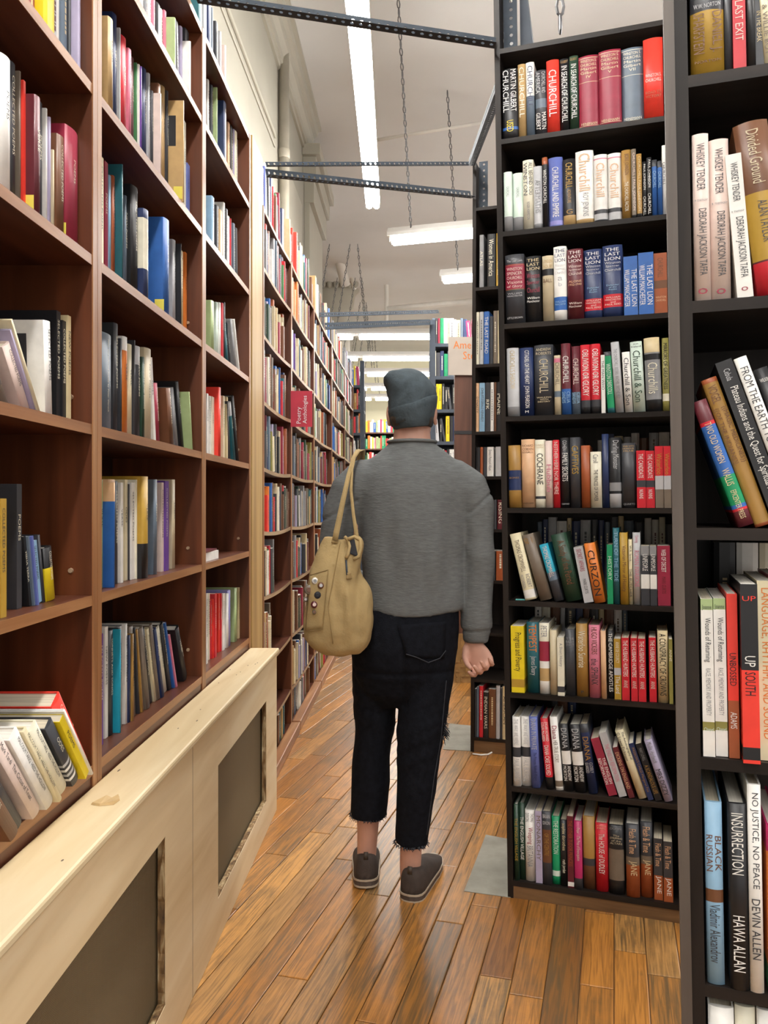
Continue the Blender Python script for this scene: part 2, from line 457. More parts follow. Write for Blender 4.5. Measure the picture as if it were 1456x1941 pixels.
def lamp(name, label, a, b, mt, group=None, tubes=2, hw=0.055, gap=None, chains=()):
    a, b = Vector(a), Vector(b); Ln = (b - a).length; d = b - a
    root = thing(name, label, 'ceiling light', (a + b) / 2, (0, -math.asin(d.z / Ln), atan2(d.y, d.x)), group)
    bm = bmesh.new(); h = Ln / 2
    vs = [(-hw, 0.0), (-hw, 0.03), (-hw * 0.55, 0.075), (hw * 0.55, 0.075), (hw, 0.03), (hw, 0.0)]
    A = [bm.verts.new((-h, y, z)) for y, z in vs]; Bv = [bm.verts.new((h, y, z)) for y, z in vs]
    for i in range(6): bm.faces.new((A[i], A[(i + 1) % 6], Bv[(i + 1) % 6], Bv[i]))
    bm.faces.new(A); bm.faces.new(Bv[::-1])
    mesh_obj('housing', bm, M_HOUSE, root)
    segs = [(-h + 0.03, h - 0.03)] if gap is None else gap
    for (s0, s1) in segs:
        for k in range(tubes):
            y = 0 if tubes == 1 else (-hw * 0.5, hw * 0.5)[k]
            bm = bmesh.new(); tube(bm, [(s0, y, -0.028), (s1, y, -0.028)], 0.025, 10, ref=Vector((0, 1, 0)))
            mesh_obj('tube', bm, mt, root, True)
            for e in (s0, s1):
                bm = bmesh.new(); box(bm, e - 0.012, e + 0.012, y - 0.02, y + 0.02, -0.05, 0.0)
                mesh_obj('lamp_holder', bm, M_HOUSE, root)
    inv = (Matrix.Translation(root.location) @ root.rotation_euler.to_matrix().to_4x4()).inverted()
    for (c0, c1) in chains:
        mesh_obj('chain', chain_mesh(inv @ Vector(c0), inv @ Vector(c1)), M_CHAIN, root)
    return root

Z1 = 3.60
def onz(u, v, z):  # point at height z seen at u, v
    Y = F * (z - EYE) / (HV - v); return at(u, v, Y)
a0 = onz(707, 386, Z1); a1 = a0 + (onz(672, -60, Z1) - a0).normalized() * 3.3
t1 = (a1 - a0).normalized()
lamp('strip_light', 'long bright strip light hanging along the aisle overhead', a1, a0, M_TUBE,
     gap=[(-1.62, 1.62)], chains=[((a1 + (a0 - a1) * .15) + Vector((.05, 0, .08)), (a1 + (a0 - a1) * .15) + Vector((.05, 0, 1.05))),
                                                ((a1 + (a0 - a1) * .85) + Vector((-.02, 0, .08)), (a1 + (a0 - a1) * .85) + Vector((-.02, 0, 1.05)))])
# the same line of lamps carries on behind the photographer
for k in (1, 2):
    p0 = a1 + t1 * (0.5 + 3.7 * (k - 1)); p1 = p0 + t1 * 3.3
    lamp('strip_light', 'strip light of the aisle row, %s behind the photographer' % ('just' if k == 1 else 'farther'), p1, p0, M_TUBE,
         gap=[(-1.62, 1.62)])
# angled cross lamps over the right-hand bays
p = at(738, 452, 6.5); q = Vector((p.x + 2.25, p.y - 0.62, p.z))
lamp('cross_light', 'nearest angled strip light with a white housing, left end in view', p, q, M_TUBE, tubes=2, hw=0.07,
     chains=[(at(779, 432, 6.4), at(755, 0, 5.12))])
p = at(836, 527, 7.8); q = Vector((p.x + 2.25, p.y - 0.60, p.z))
lamp('cross_light', 'smaller angled strip light half hidden by the dark bookcase', p, q, M_TUBE_FAR, tubes=2, hw=0.07,
     chains=[(at(868, 512, 7.7), at(848, 172, 6.36))])
# cross lamps behind A and B and over the near right bays (out of frame, they light the shelves)
for (x, y) in ((0.95, 3.9), (1.05, 0.4)):
    lamp('cross_light', 'angled strip light over the near right bays at %s of the dark bookcase' % ('the back' if y > 2 else 'the front'),
         Vector((x, y, 3.55)), Vector((x + 2.3, y - .7, 3.55)), M_TUBE)
for i, (Y, uL) in enumerate(((10.1, 678), (11.6, 678), (13.0, 678), (14.4, 678), (15.8, 678))):
    z = (3.50, 3.50, 3.50, 3.47, 3.47)[i]
    c = at(uL + i * 8, 640, Y)
    ch = []
    for s in (-.55, -.28, .10):
        ch.append(((c.x + s, Y, z + .08), (c.x + s + (0.18 if s < 0 else -.1), Y, CEIL - .01)))
    lamp('cross_light', ('nearest', 'second', 'third', 'fourth', 'farthest')[i] + ' of the level lamp rows seen over the walker',
         Vector((c.x - 0.80, Y, z)), Vector((c.x + 2.55, Y, z)), M_TUBE_FAR, hw=0.09,
         gap=[(-1.65, -0.95), (-0.85, 1.65)], chains=ch)
# loose chain by the dark bookcase top
cb = Vector(at(1062, 62, 2.75)); tag(mesh_obj('hanging_chain', chain_mesh(cb, (cb.x - .01, cb.y, CEIL - .01), .075), M_CHAIN), 'dark link chain hanging above the top of the dark bookcase', 'chain')
# ================================================================== bookcases
M_BRN = wood('red_brown_veneer', '5f3119', '733d20', '4a240d', 0.40, 'Z', 5, 0.08)
M_BRNY = wood('red_brown_shelf', '593020', '6c3f2a', '442213', 0.35, 'Y', 5, 0.08)
M_EDGE = wood('light_edge_banding', '9c6a42', 'b8885c', '80502c', 0.40, 'Y', 7, 0.06)
M_EDGEZ = wood('light_edge_upright', '9c6a42', 'b8885c', '80502c', 0.40, 'Z', 7, 0.06)
M_BACKB = wood('dark_brown_backing', '331b12', '402317', '26120a', 0.55, 'Z', 4, 0.05, spec=0.2)
M_DRK = wood('black_brown_stain', '27211e', '332c27', '1b1714', 0.40, 'Z', 6, 0.12, spec=0.2)
M_DRKX = wood('black_brown_stain_board', '27211e', '332c27', '1b1714', 0.40, 'X', 6, 0.12, spec=0.2)
M_DEDGE = wood('grey_brown_edge', '6c6056', '82756a', '4a423b', 0.45, 'X', 8, 0.12)
M_DEDGEZ = wood('grey_brown_edge_upright', '5a5049', '6a5f56', '463e38', 0.45, 'Z', 6, 0.10)
M_PLY = wood('pale_plywood', 'e6cfa6', 'efdcb8', 'd6bb8e', 0.55, 'Y', 3, 0.06, 0.12)
M_PLYT = wood('pale_plywood_board', 'd9c49b', 'e3d3b0', 'cbb286', 0.50, 'Y', 3.5, 0.06, 0.10)
M_PINE = wood('raw_pine_plank', 'b8945a', 'c9a76c', 'a07d48', 0.50, 'Z', 3.5, 0.08, 0.06)
M_STEEL = mat('galvanised_angle', (0.050, 0.062, 0.078), 0.6, 0.15, 25, metal=0.0, spec=.15)
M_STEELD = mat('grey_shelf_steel', (0.060, 0.072, 0.092), 0.5, 0.10, 18, metal=0.0, spec=.2)

# ---- left wall: three brown bays, then a row that stands a little farther out
XA, XF = -0.683, -0.678
LZ = [0.692, 1.055, 1.42, 1.781, 2.146, 2.51]      # undersides of the shelves
LTOP, LT, LDEP, FDEP = 2.80, 0.022, 0.29, 0.205
BAYS = [(0.86, 1.640), (1.688, 2.495), (2.538, 3.215)]  # clear openings along y
for i, (y0, y1) in enumerate(BAYS):
    root = thing('bookcase', ('brown open bookcase at the left edge, nearest the camera', 'middle one of the three red brown bookcases on the left',
                 'third red brown bookcase, against the raw pine plank')[i], 'bookcase', (XA, y0, 0), group=None)
    for a, b in ((-0.024, 0), (y1 - y0, y1 - y0 + 0.024)):
        side = bx('side_panel', -LDEP, -0.001, a, b, 0.0, LTOP + LT, M_BRN, root)
        bx('edge_strip', -0.001, 0.0015, a + .001, b - .001, 0.60, LTOP + LT, M_EDGEZ, side)
    bx('back_panel', -LDEP - 0.008, -LDEP, -0.024, y1 - y0 + .024, 0, LTOP + LT, M_BACKB, root)
    for z in LZ + [LTOP]:
        s = bx('shelf', -LDEP, -0.002, 0, y1 - y0, z, z + LT, M_BRNY, root)
        bx('edge_strip', -0.002, 0.0, 0, y1 - y0, z, z + LT, M_EDGE, s)
    bx('apron', -0.02, -0.002, 0, y1 - y0, 0.03, LZ[0], M_BRNY, root)
    bm = bmesh.new()
    for z in (1.13, 1.50, 1.86, 0.80, 2.22):
        bmesh.ops.create_cone(bm, cap_ends=True, segments=8, radius1=.006, radius2=.005, depth=.006,
                              matrix=Matrix.Translation((-0.045, y1 - y0 - .002, z)) @ Matrix.Rotation(pi / 2, 4, 'X'))
    mesh_obj('shelf_pin', bm, mat('pin_brass', (.35, .24, .15), .5), root)

# the raw pine end plank of the farther row
bm = bmesh.new(); box(bm, XA - 0.03, XA + .004, 3.262, 3.485, 0.0, 2.84)
tag(mesh_obj('end_plank', bm, M_PINE, bevel=.002), 'raw yellow pine board standing upright between the two shelf rows', 'plank')

FZ = [0.03, 0.223, 0.521, 0.832, 1.131, 1.424, 1.729, 2.033, 2.344, 2.615]
FB = [(3.515, 4.295), (4.33, 5.285), (5.32, 6.455), (6.49, 7.70), (7.735, 8.8)]
M_FED = wood('worn_shelf_edge', 'a88b68', 'bfa583', '7d6142', 0.5, 'Y', 8, 0.15)
for i, (y0, y1) in enumerate(FB):
    nm = ('nearest', 'second', 'third', 'fourth', 'last')[i]
    root = thing('bookcase', 'worn brown bookcase with sagging shelves, %s one after the pine plank' % nm, 'bookcase', (XF, y0, 0))
    for a, b in ((-0.022, 0), (y1 - y0, y1 - y0 + 0.012)):
        s = bx('side_panel', -FDEP, -0.001, a, b, 0, 2.632, M_BRN, root)
        bx('edge_strip', -0.001, 0.001, a, b, 0, 2.632, M_EDGEZ, s)
    bx('back_panel', -FDEP - .008, -FDEP, 0, y1 - y0, 0, 2.62, M_BACKB, root)
    for z in FZ:
        n = 8; Ly = y1 - y0; bm = bmesh.new(); rows = []
        for k in range(n + 1):
            yy = Ly * k / n; sg = -0.012 * (1 - (2 * k / n - 1) ** 2)
            rows.append([bm.verts.new(q) for q in ((-FDEP, yy, z + sg), (-0.002, yy, z + sg), (-0.002, yy, z + sg + .018), (-FDEP, yy, z + sg + .018))])
        for k in range(n):
            for j in range(4):
                f = bm.faces.new((rows[k][j], rows[k][(j + 1) % 4], rows[k + 1][(j + 1) % 4], rows[k + 1][j]))
                f.material_index = 1 if j == 1 else 0
        mesh_obj('shelf', bm, [M_BRNY, M_FED], root)
    bx('kick_board', 0.0, 0.05, 0, y1 - y0 + .012, 0, 0.055, M_EDGE, root, bevel=.004)

# ---- radiator cover in front of the near brown bays
XC = -0.565
M_SCR = mat('olive_screen', (0.155, 0.112, 0.055), 0.6, 0.05, 4)
def screen_mat():
    m = M_SCR; N, L, B = nodes_of(m)
    tc = N.new('ShaderNodeTexCoord'); mp = N.new('ShaderNodeMapping'); vo = N.new('ShaderNodeTexVoronoi')
    mp.inputs['Scale'].default_value = (0, 260, 260); vo.inputs['Scale'].default_value = 1; vo.inputs['Randomness'].default_value = 0.05
    bp = N.new('ShaderNodeBump'); bp.inputs['Strength'].default_value = 0.9; bp.inputs['Distance'].default_value = 0.003
    L.new(tc.outputs['Object'], mp.inputs[0]); L.new(mp.outputs[0], vo.inputs['Vector']); L.new(vo.outputs['Distance'], bp.inputs['Height'])
    L.new(bp.outputs[0], B.inputs['Normal'])
screen_mat()
root = thing('radiator_cover', 'pale plywood radiator cover with screened openings below the brown shelves', 'radiator cover', (XC, 0.3, 0))
y0c, y1c = 0.30, 3.20
ops = [(1.02, 1.760), (2.236, 2.975)]
bm = bmesh.new(); ys = [y0c] + [e for o in ops for e in o] + [y1c]
zt = 0.652
for k in range(len(ys) - 1):
    if k % 2 == 0: box(bm, -0.018, 0, ys[k] - y0c, ys[k + 1] - y0c, 0.002, zt)
    else:
        box(bm, -0.018, 0, ys[k] - y0c, ys[k + 1] - y0c, 0.002, 0.125); box(bm, -0.018, 0, ys[k] - y0c, ys[k + 1] - y0c, 0.512, zt)
box(bm, XA + .01 - XC, -0.018, y1c - y0c - .018, y1c - y0c, 0.002, zt)
mesh_obj('front_panel', bm, M_PLY, root)
bm = bmesh.new(); box(bm, XA - XC + .002, 0.008, 0, y1c - y0c + .02, zt, zt + 0.020)
mesh_obj('top_board', bm, M_PLYT, root, bevel=.006)
M_SPL = wood('splintered_ply_edge', '8a6a42', 'd8c49a', '2e1d10', 0.7, 'Z', 14, 0.4, 0.2)
for (a, b) in ops:
    bx('screen', -0.030, -0.022, a - .02 - y0c, b + .02 - y0c, 0.10, 0.53, M_SCR, root)
    bm = bmesh.new(); rnd = random.Random(int(a * 100))
    for (p0, p1) in (((b - .001, 0.125), (b - .001, 0.512)), ((a, 0.126), (b, 0.126))):
        n = 26; prev = None
        for k in range(n + 1):
            t = k / n; y = p0[0] + (p1[0] - p0[0]) * t - y0c; z = p0[1] + (p1[1] - p0[1]) * t
            wv = rnd.uniform(0.001, 0.009)
            if p0[0] == p1[0]: q = [(-.001, y - wv, z), (-.001, y, z), (-.017, y, z), (-.017, y - wv * .5, z)]
            else: q = [(-.001, y, z + wv), (-.001, y, z), (-.017, y, z), (-.017, y, z + wv * .5)]
            cur = [bm.verts.new(v) for v in q]
            if prev:
                for j in range(4): bm.faces.new((prev[j], prev[(j + 1) % 4], cur[(j + 1) % 4], cur[j]))
            prev = cur
    mesh_obj('splintered_edge', bm, M_SPL, root)
bx('seam', 0.0, 0.0006, 1.976 - y0c, 1.9775 - y0c, 0.004, zt, mat('seam_dark', (.25, .19, .13)), root)
rnd = random.Random(4); M_NAIL = mat('nail_dark', (.10, .06, .035))
for _ in range(16):
    y = rnd.uniform(.5, 3.1) - y0c; x = rnd.uniform(-0.105, -.005); l = rnd.uniform(.004, .009); bm = bmesh.new()
    bm.faces.new([bm.verts.new((x + cos(t) * .002, y + sin(t) * l, zt + .0204)) for t in [2 * pi * k / 8 for k in range(8)]])
    mesh_obj('nail_mark', bm, M_NAIL, root)
c = at(205, 1521, F * (EYE - zt - .02) / (1521 - HV))
bm = bmesh.new()
pts = [(-.030, -.012), (-.012, .022), (.002, .016), (.012, .028), (.020, .010), (.016, -.014), (-.01, -.020)]
b0 = [bm.verts.new((x, y, 0)) for x, y in pts]; b1 = [bm.verts.new((x * .9, y * .9, .004 + .003 * (i % 2))) for i, (x, y) in enumerate(pts)]
bm.faces.new(b0[::-1]); bm.faces.new(b1)
for i in range(7): bm.faces.new((b0[i], b0[(i + 1) % 7], b1[(i + 1) % 7], b1[i]))
tag(mesh_obj('wood_chip', bm, mat('chip_tan', (.55, .38, .18)), loc=(c.x, c.y, zt + .0205)), 'torn tan wood chip lying on the radiator cover top', 'wood chip')

# ---- right side: dark bookcases set at an angle (saw-tooth)
ANG = R(17.5); EX = Vector((cos(ANG), -sin(ANG), 0)); EN = Vector((sin(ANG), cos(ANG), 0))
class Case:
    """local frame of an angled dark bookcase: s to the right along its front, t back into it, z up; the whole case leans a little"""
    def __init__(self, u, Y, lean):
        self.P = Vector(((u - HU) * Y / F, Y, 0)); self.k = lean
    def w(self, s, t, z):
        return self.P + EX * (s - self.k * (z - EYE)) + EN * t + Vector((0, 0, z))
    def s_at(self, u, t=0.0):
        p = self.P + EN * t; a = (u - HU) / F
        return (a * p.y - p.x) / (EX.x - a * EX.y)
    def z_at(self, s, v, t=0.0):
        Y = (self.P + EX * s + EN * t).y
        return EYE + (HV - v) * Y / F
    def board(self, name, s0, s1, t0, t1, z0, z1, m, parent, mi=None):
        V = [self.w(s, t, z) - parent.location for (s, t, z) in ((s0, t0, z0), (s1, t0, z0), (s1, t1, z0), (s0, t1, z0), (s0, t0, z1), (s1, t0, z1), (s1, t1, z1), (s0, t1, z1))]
        Rz = Matrix.Rotation(-parent.rotation_euler.z, 3, 'Z')
        V = [Rz @ v for v in V]
        Fc = [(0, 3, 2, 1), (4, 5, 6, 7), (0, 1, 5, 4), (1, 2, 6, 5), (2, 3, 7, 6), (3, 0, 4, 7)]
        return data_obj(name, V, Fc, m, parent, mi=mi)

CA = Case(961, 2.487, 0.0162)
CB = Case(1320, 1.03, 0.0175)
CC = Case(900, 3.95, -0.004)
AZ = [0.040, 0.344, 0.647, 0.944, 1.244, 1.540, 1.840, 2.140, 2.440, 2.734]   # undersides
BZ = [0.020, 0.315, 0.612, 0.916, 1.223, 1.528, 1.832, 2.14, 2.44, 2.74]
CZ = [0.06, 0.36, 0.60, 0.868, 1.13, 1.40, 1.63, 1.975, 2.37, 2.78]
TH = 0.016
def dark_case(case, label, width, zs, ztop, dep, post=0.018, em=None):
    root = thing('bookcase', label, 'bookcase', case.w(0, 0, 0) * 1.0, (0, 0, -ANG))
    root.location.z = 0
    for a, b in ((-post, 0), (width, width + post)):
        s = case.board('side_panel', a, b, 0.003, dep, 0, ztop, M_DRK, root)
        case.board('edge_strip', a, b, 0, 0.003, 0, ztop, em or M_DEDGEZ, s)
    for z in zs:
        s = case.board('shelf', 0, width, 0.003, dep, z, z + TH, M_DRKX, root)
        case.board('edge_strip', 0, width, 0, 0.003, z, z + TH, M_DEDGE, s)
    return root
rootA = dark_case(CA, 'tall dark wooden bookcase angled to the aisle right of the walker', 0.53, AZ, 3.05, 0.30)
CA.board('plinth', 0, 0.53, 0.006, 0.022, 0, AZ[0], wood('worn_plinth', '7a5a3a', '8f6d49', '523a24', .5, 'X', 8), rootA)
CA.board('back_panel', 0, 0.53, 0.295, 0.30, 0, 2.75, M_DRK, rootA)  # dark sheet added over the open back to block the bright background
rootB = dark_case(CB, 'dark wooden bookcase cut by the right edge of the photo', 0.62, BZ, 3.05, 0.30, post=0.0165, em=M_DRK)
CB.board('post', -0.0305, -0.0168, -0.004, 0.03, 0, 3.05, M_DEDGEZ, rootB)
CB.board('back_panel', 0, 0.62, 0.295, 0.30, 0, 2.75, M_DRK, rootB)
rootC = dark_case(CC, 'narrow view of a dark bookcase between the walker and dark bookcase', 0.62, CZ, 3.03, 0.30)
CC.board('plinth', 0, 0.62, 0.006, 0.022, 0, CZ[0], wood('worn_plinth', '7a5a3a', '8f6d49', '523a24'), rootC)
CC.board('back_panel', 0, 0.62, 0.295, 0.30, 0, 2.79, M_DRK, rootC)

# ---- slotted steel angle
def slotted(name, a, b, label, fl=0.034, pitch=0.028, up=(0, 0, 1), parent=None, hole=0.0062, side=(0, -1, 0)):
    """L-section strip with a row of round holes along each flange"""
    a, b = Vector(a), Vector(b); t = (b - a); n = max(1, int(t.length / pitch)); t.normalize()
    up = Vector(up); up = (up - t * up.dot(t)).normalized(); sd = up.cross(t).normalized()
    if sd.dot(Vector(side)) < 0: sd = -sd
    bm = bmesh.new(); st = (b - a).length / n
    for dirv in (up, sd):
        for i in range(n):
            c = t * (st * (i + .5)) + dirv * (fl * .55)
            sq = []; ho = []
            for k in range(8):
                th = pi / 4 * k
                cx, cy = cos(th), sin(th); m = max(abs(cx), abs(cy))
                sq.append(bm.verts.new(t * (st * (i + .5) + cx / m * st / 2) + dirv * (fl * .5 + cy / m * fl / 2)))
                ho.append(bm.verts.new(c + t * (cx * hole) + dirv * (cy * hole)))
            for k in range(8): bm.faces.new((sq[k], sq[(k + 1) % 8], ho[(k + 1) % 8], ho[k]))
    bmesh.ops.remove_doubles(bm, verts=bm.verts, dist=1e-5)
    o = mesh_obj(name, bm, M_STEEL, parent, loc=a)
    so = o.modifiers.new('thick', 'SOLIDIFY'); so.thickness = 0.0018; so.offset = 0
    return tag(o, label, 'steel bar') if not parent else o
sA = CA.w(-.012, .01, 2.745); sC = CC.w(-.01, .01, 3.02)
sL = at(375, 6, 2.44)
slotted('slotted_bar', sL, at(938, 92, 2.487), 'nearest perforated steel bar bridging the aisle overhead', fl=.036)
b2 = at(505, 316, 3.30)
slotted('slotted_bar', b2, at(894, 314, 3.96), 'thin upper perforated steel bar level across the second opening', fl=.020, hole=.005)
slotted('slotted_bar', at(505, 336, 3.30), at(893, 376, 3.96), 'sloping perforated steel bar just below the thin level one', fl=.036)
slotted('slotted_bar', at(889, 314, 3.93), at(941, 168, 2.62), 'diagonal dark perforated steel bar running back to the bookcase top', fl=.030)
slotted('slotted_bar', at(606, 601, 5.3), at(832, 594, 6.9), 'upper of the two far perforated bars above the walker', fl=.03)
slotted('slotted_bar', at(617, 625, 5.6), at(816, 616, 6.9), 'lower of the two far perforated bars above the walker', fl=.05)
# uprights behind the dark bookcases
slotted('slotted_post', CA.w(.004, .06, 2.752), CA.w(.004, .06, 3.40), 'galvanised slotted post rising from the dark bookcase top', fl=.045, up=EX, side=EN)
slotted('slotted_post', CC.w(.006, .05, 2.80), CC.w(.006, .05, 3.05), 'short slotted post on top of the bookcase past the walker', fl=.045, up=EX, side=EN)
bm = bmesh.new(); V = [CA.w(*p) for p in ((.052, .1, 2.752), (.10, .1, 2.752), (.052, .1, 3.2), (.052, .14, 2.752), (.10, .14, 2.752), (.052, .14, 3.2))]
vv = [bm.verts.new(v) for v in V]
for f in ((0, 1, 2), (3, 5, 4), (0, 3, 4, 1), (1, 4, 5, 2), (2, 5, 3, 0)): bm.faces.new([vv[i] for i in f])
tag(mesh_obj('brace_panel', bm, M_STEELD), 'grey steel gusset beside the slotted post on the bookcase top', 'bracket')

# ---- metal shelving beyond, wooden post, sign
def metal_case(label, x0, x1, y, zs, ztop, dep=.3, posts=(0, 1)):
    root = thing('metal_shelving', label, 'shelving', (x0, y, 0))
    for k in posts:
        x = 0 if k == 0 else x1 - x0
        sg = 1 if k == 0 else -1
        bm = bmesh.new(); box(bm, min(x, x + sg * .05), max(x, x + sg * .05), 0, .004, 0, ztop); box(bm, x - .002, x + .002, 0, .05, 0, ztop)
        mesh_obj('post', bm, M_STEELD, root)
    for z in zs: bx('shelf', .003, x1 - x0 - .003, .005, dep, z, z + .03, M_STEELD, root)
    bx('back_panel', 0, x1 - x0, dep, dep + .005, 0, max(zs), M_STEELD, root)
    return root
DZ = [0.03, 0.32, 0.61, 0.91, 1.21, 1.51, 1.81, 2.098, 2.396, 2.69]
metal_case('grey metal shelving beyond the walker on the right', .156, .92, 6.9, DZ, 2.93)
EZ = [.03, .33, .63, .93, 1.23, 1.53, 1.83, 2.13, 2.42, 2.72]
metal_case('grey metal shelving at the far end of the left row', -.95, -.598, 9.5, EZ, 3.05, posts=(1,))
M_POST = wood('red_brown_plank', '5e3a2a', '714834', '452818', .5, 'Z', 4, .12)
root = thing('wooden_post', 'red brown plank post with a dark strap beyond the walker', 'post', (.302, 5.5, 0))
bx('plank', 0, .30, 0, .10, .35, 2.37, M_POST, root)
bx('strap', -.002, .302, -.004, .10, 1.775, 1.80, mat('strap_black', (.012, .012, .014), .5), root)
bm = bmesh.new(); box(bm, -.005, .305, -.01, .11, 0, .35)
rnd = random.Random(3)
for i in range(9):
    for j in range(10):
        if rnd.random() < .75:
            x = .01 + i * .033; z = .01 + j * .034; h = rnd.random() < .5
            box(bm, x, x + (.026 if h else .010), -.018, -.009, z, z + (.010 if h else .027))
mesh_obj('carved_base', bm, mat('carved_gilt', (.30, .17, .06), .45, .2, 20), root)
root = thing('sign_board', 'grey cardboard sign with orange lettering leaning above the plank post', 'sign', at(850, 711, 5.48))
bx('board', 0, .36, 0, .012, 0, .272, mat('grey_card', (.50, .44, .38), .7, .05, 10), root)
V, Fc = [], []
letter_box(V, Fc, 'American', .165, .215, .26, .055, False, lambda x: -.0015); letter_box(V, Fc, 'Stories', .20, .140, .19, .055, False, lambda x: -.0015)
data_obj('lettering', V, Fc, mat('sign_orange', PAL['orange'], .5), root)

# far bookcase against the back wall
root = thing('bookcase', 'tall far bookcase against the pale yellow back wall', 'bookcase', (-1.15, 15.0, 0))
for x in (0, 1.62): bx('side_panel', x, x + .03, 0, .3, 0, 2.68, M_BRN, root)
for z in (.05, .38, .71, 1.04, 1.37, 1.70, 2.02, 2.34, 2.66): bx('shelf', .03, 1.62, 0, .3, z, z + .025, M_BRNY, root)
bx('back_panel', 0, 1.65, .3, .31, 0, 2.68, M_BACKB, root)

# red flag sign on the left row
root = thing('flag_sign', 'red section sign sticking out from the left row, white lettering', 'sign', (-.676, 4.27, 0))
x0, x1 = .0, at(592, 0, 4.27).x + .676
z0, z1 = at(0, 809, 4.27).z, at(0, 741, 4.27).z
bm = bmesh.new(); vs = box(bm, x0, x1, 0, .003, z0, z1)
mesh_obj('card', bm, mat('sign_red', (.56, .03, .06), .45), root)
V, Fc = [], []
for s, cx, hh in (('Poetry', .40, .092), ('Anthologies', .68, .155)):
    vs_, fs_, w0, h0 = glyphs(s); sc = hh / w0; b = len(V)
    for (x, y) in vs_: V.append((x0 + (x1 - x0) * cx - (y - h0 / 2) * sc, -.0012, z0 + .018 + x * sc))
    Fc += [tuple(i + b for i in f) for f in fs_]
data_obj('lettering', V, Fc, mat('sign_white', (.9, .9, .9), .5), root)

# grey slabs let into the floor and small floor things
M_SLAB = mat('grey_cement', (.25, .235, .19), .6, .18, 14, bump=.2)
def slab(uvs, label):
    bm = bmesh.new(); P = [onz(u, v, 0.0) for u, v in uvs]
    lo = [bm.verts.new((p.x, p.y, .0002)) for p in P]; hi = [bm.verts.new((p.x, p.y, .0022)) for p in P]
    bm.faces.new(lo[::-1]); bm.faces.new(hi)
    for i in range(len(P)): bm.faces.new((lo[i], lo[(i + 1) % len(P)], hi[(i + 1) % len(P)], hi[i]))
    o = mesh_obj('floor_patch', bm, M_SLAB); return tag(o, label, 'floor patch')
slab([(880, 1690), (968, 1702), (968, 1592), (921, 1583)], 'grey cement patch in the floor at the dark bookcase foot')
slab([(840, 1421), (893, 1424), (893, 1376), (852, 1372)], 'grey cement patch in the floor beside the farther dark bookcase')
bm = bmesh.new()
P = [onz(u, v, .005) for u, v in ((896, 1429), (912, 1431), (925, 1430), (935, 1425), (940, 1418))]; P[-1].z += .03
tube(bm, P, .0045, 8)
tag(mesh_obj('cable', bm, mat('white_cable', (.8, .78, .72), .4), smooth=True), 'short white cable curling out under the farther dark bookcase', 'cable')
# ================================================================== books
M_PAGE = mat('page_block', (.66, .58, .44), .8, .16, 6, stretch=(60, 1, 1))
M_PAGEW = mat('page_block_white', (.78, .74, .66), .8, .10, 6, stretch=(60, 1, 1))
ORD = ['first', 'second', 'third', 'fourth', 'fifth', 'sixth', 'seventh', 'eighth', 'ninth', 'tenth', 'eleventh', 'twelfth', 'thirteenth',
       'fourteenth', 'fifteenth', 'sixteenth', 'seventeenth', 'eighteenth', 'nineteenth', 'twentieth']
M_STICKY = mat('sticker_yellow', (.80, .68, .10), .5)

def lettering(specs, w, h, surf, parent, cap=1.0):
    for spec, colr in specs:
        V, Fc = [], []
        if spec[0] == '=':                       # lines across the spine, from fraction y0 to y1 of the height measured from the top
            y0, y1, body = spec[1:].split(':', 2); y0, y1 = float(y0), float(y1)
            ls = body.split('/'); n = len(ls); hh = h * (y1 - y0) / n
            for i, s in enumerate(ls):
                if s: letter_box(V, Fc, s, w / 2, h * (1 - y0) - hh * (i + .5), w * .80, hh * .70, False, surf, (0.45, 1.5))
        else:                                    # lines along the spine
            y0, y1, body = spec.split(':', 2); y0, y1 = float(y0), float(y1)
            ls = body.split('/'); n = len(ls)
            for i, s in enumerate(ls):
                letter_box(V, Fc, s, w * (1 - (i + .5) / n) if n > 1 else w / 2, h * (1 - (y0 + y1) / 2), min(cap, w * (.62 if n == 1 else .74 / n)), h * (y1 - y0), True, surf, (0.5, 1.35))
        data_obj('title', V, Fc, mat('ink_' + colr, PAL[colr], .45, .03), parent)

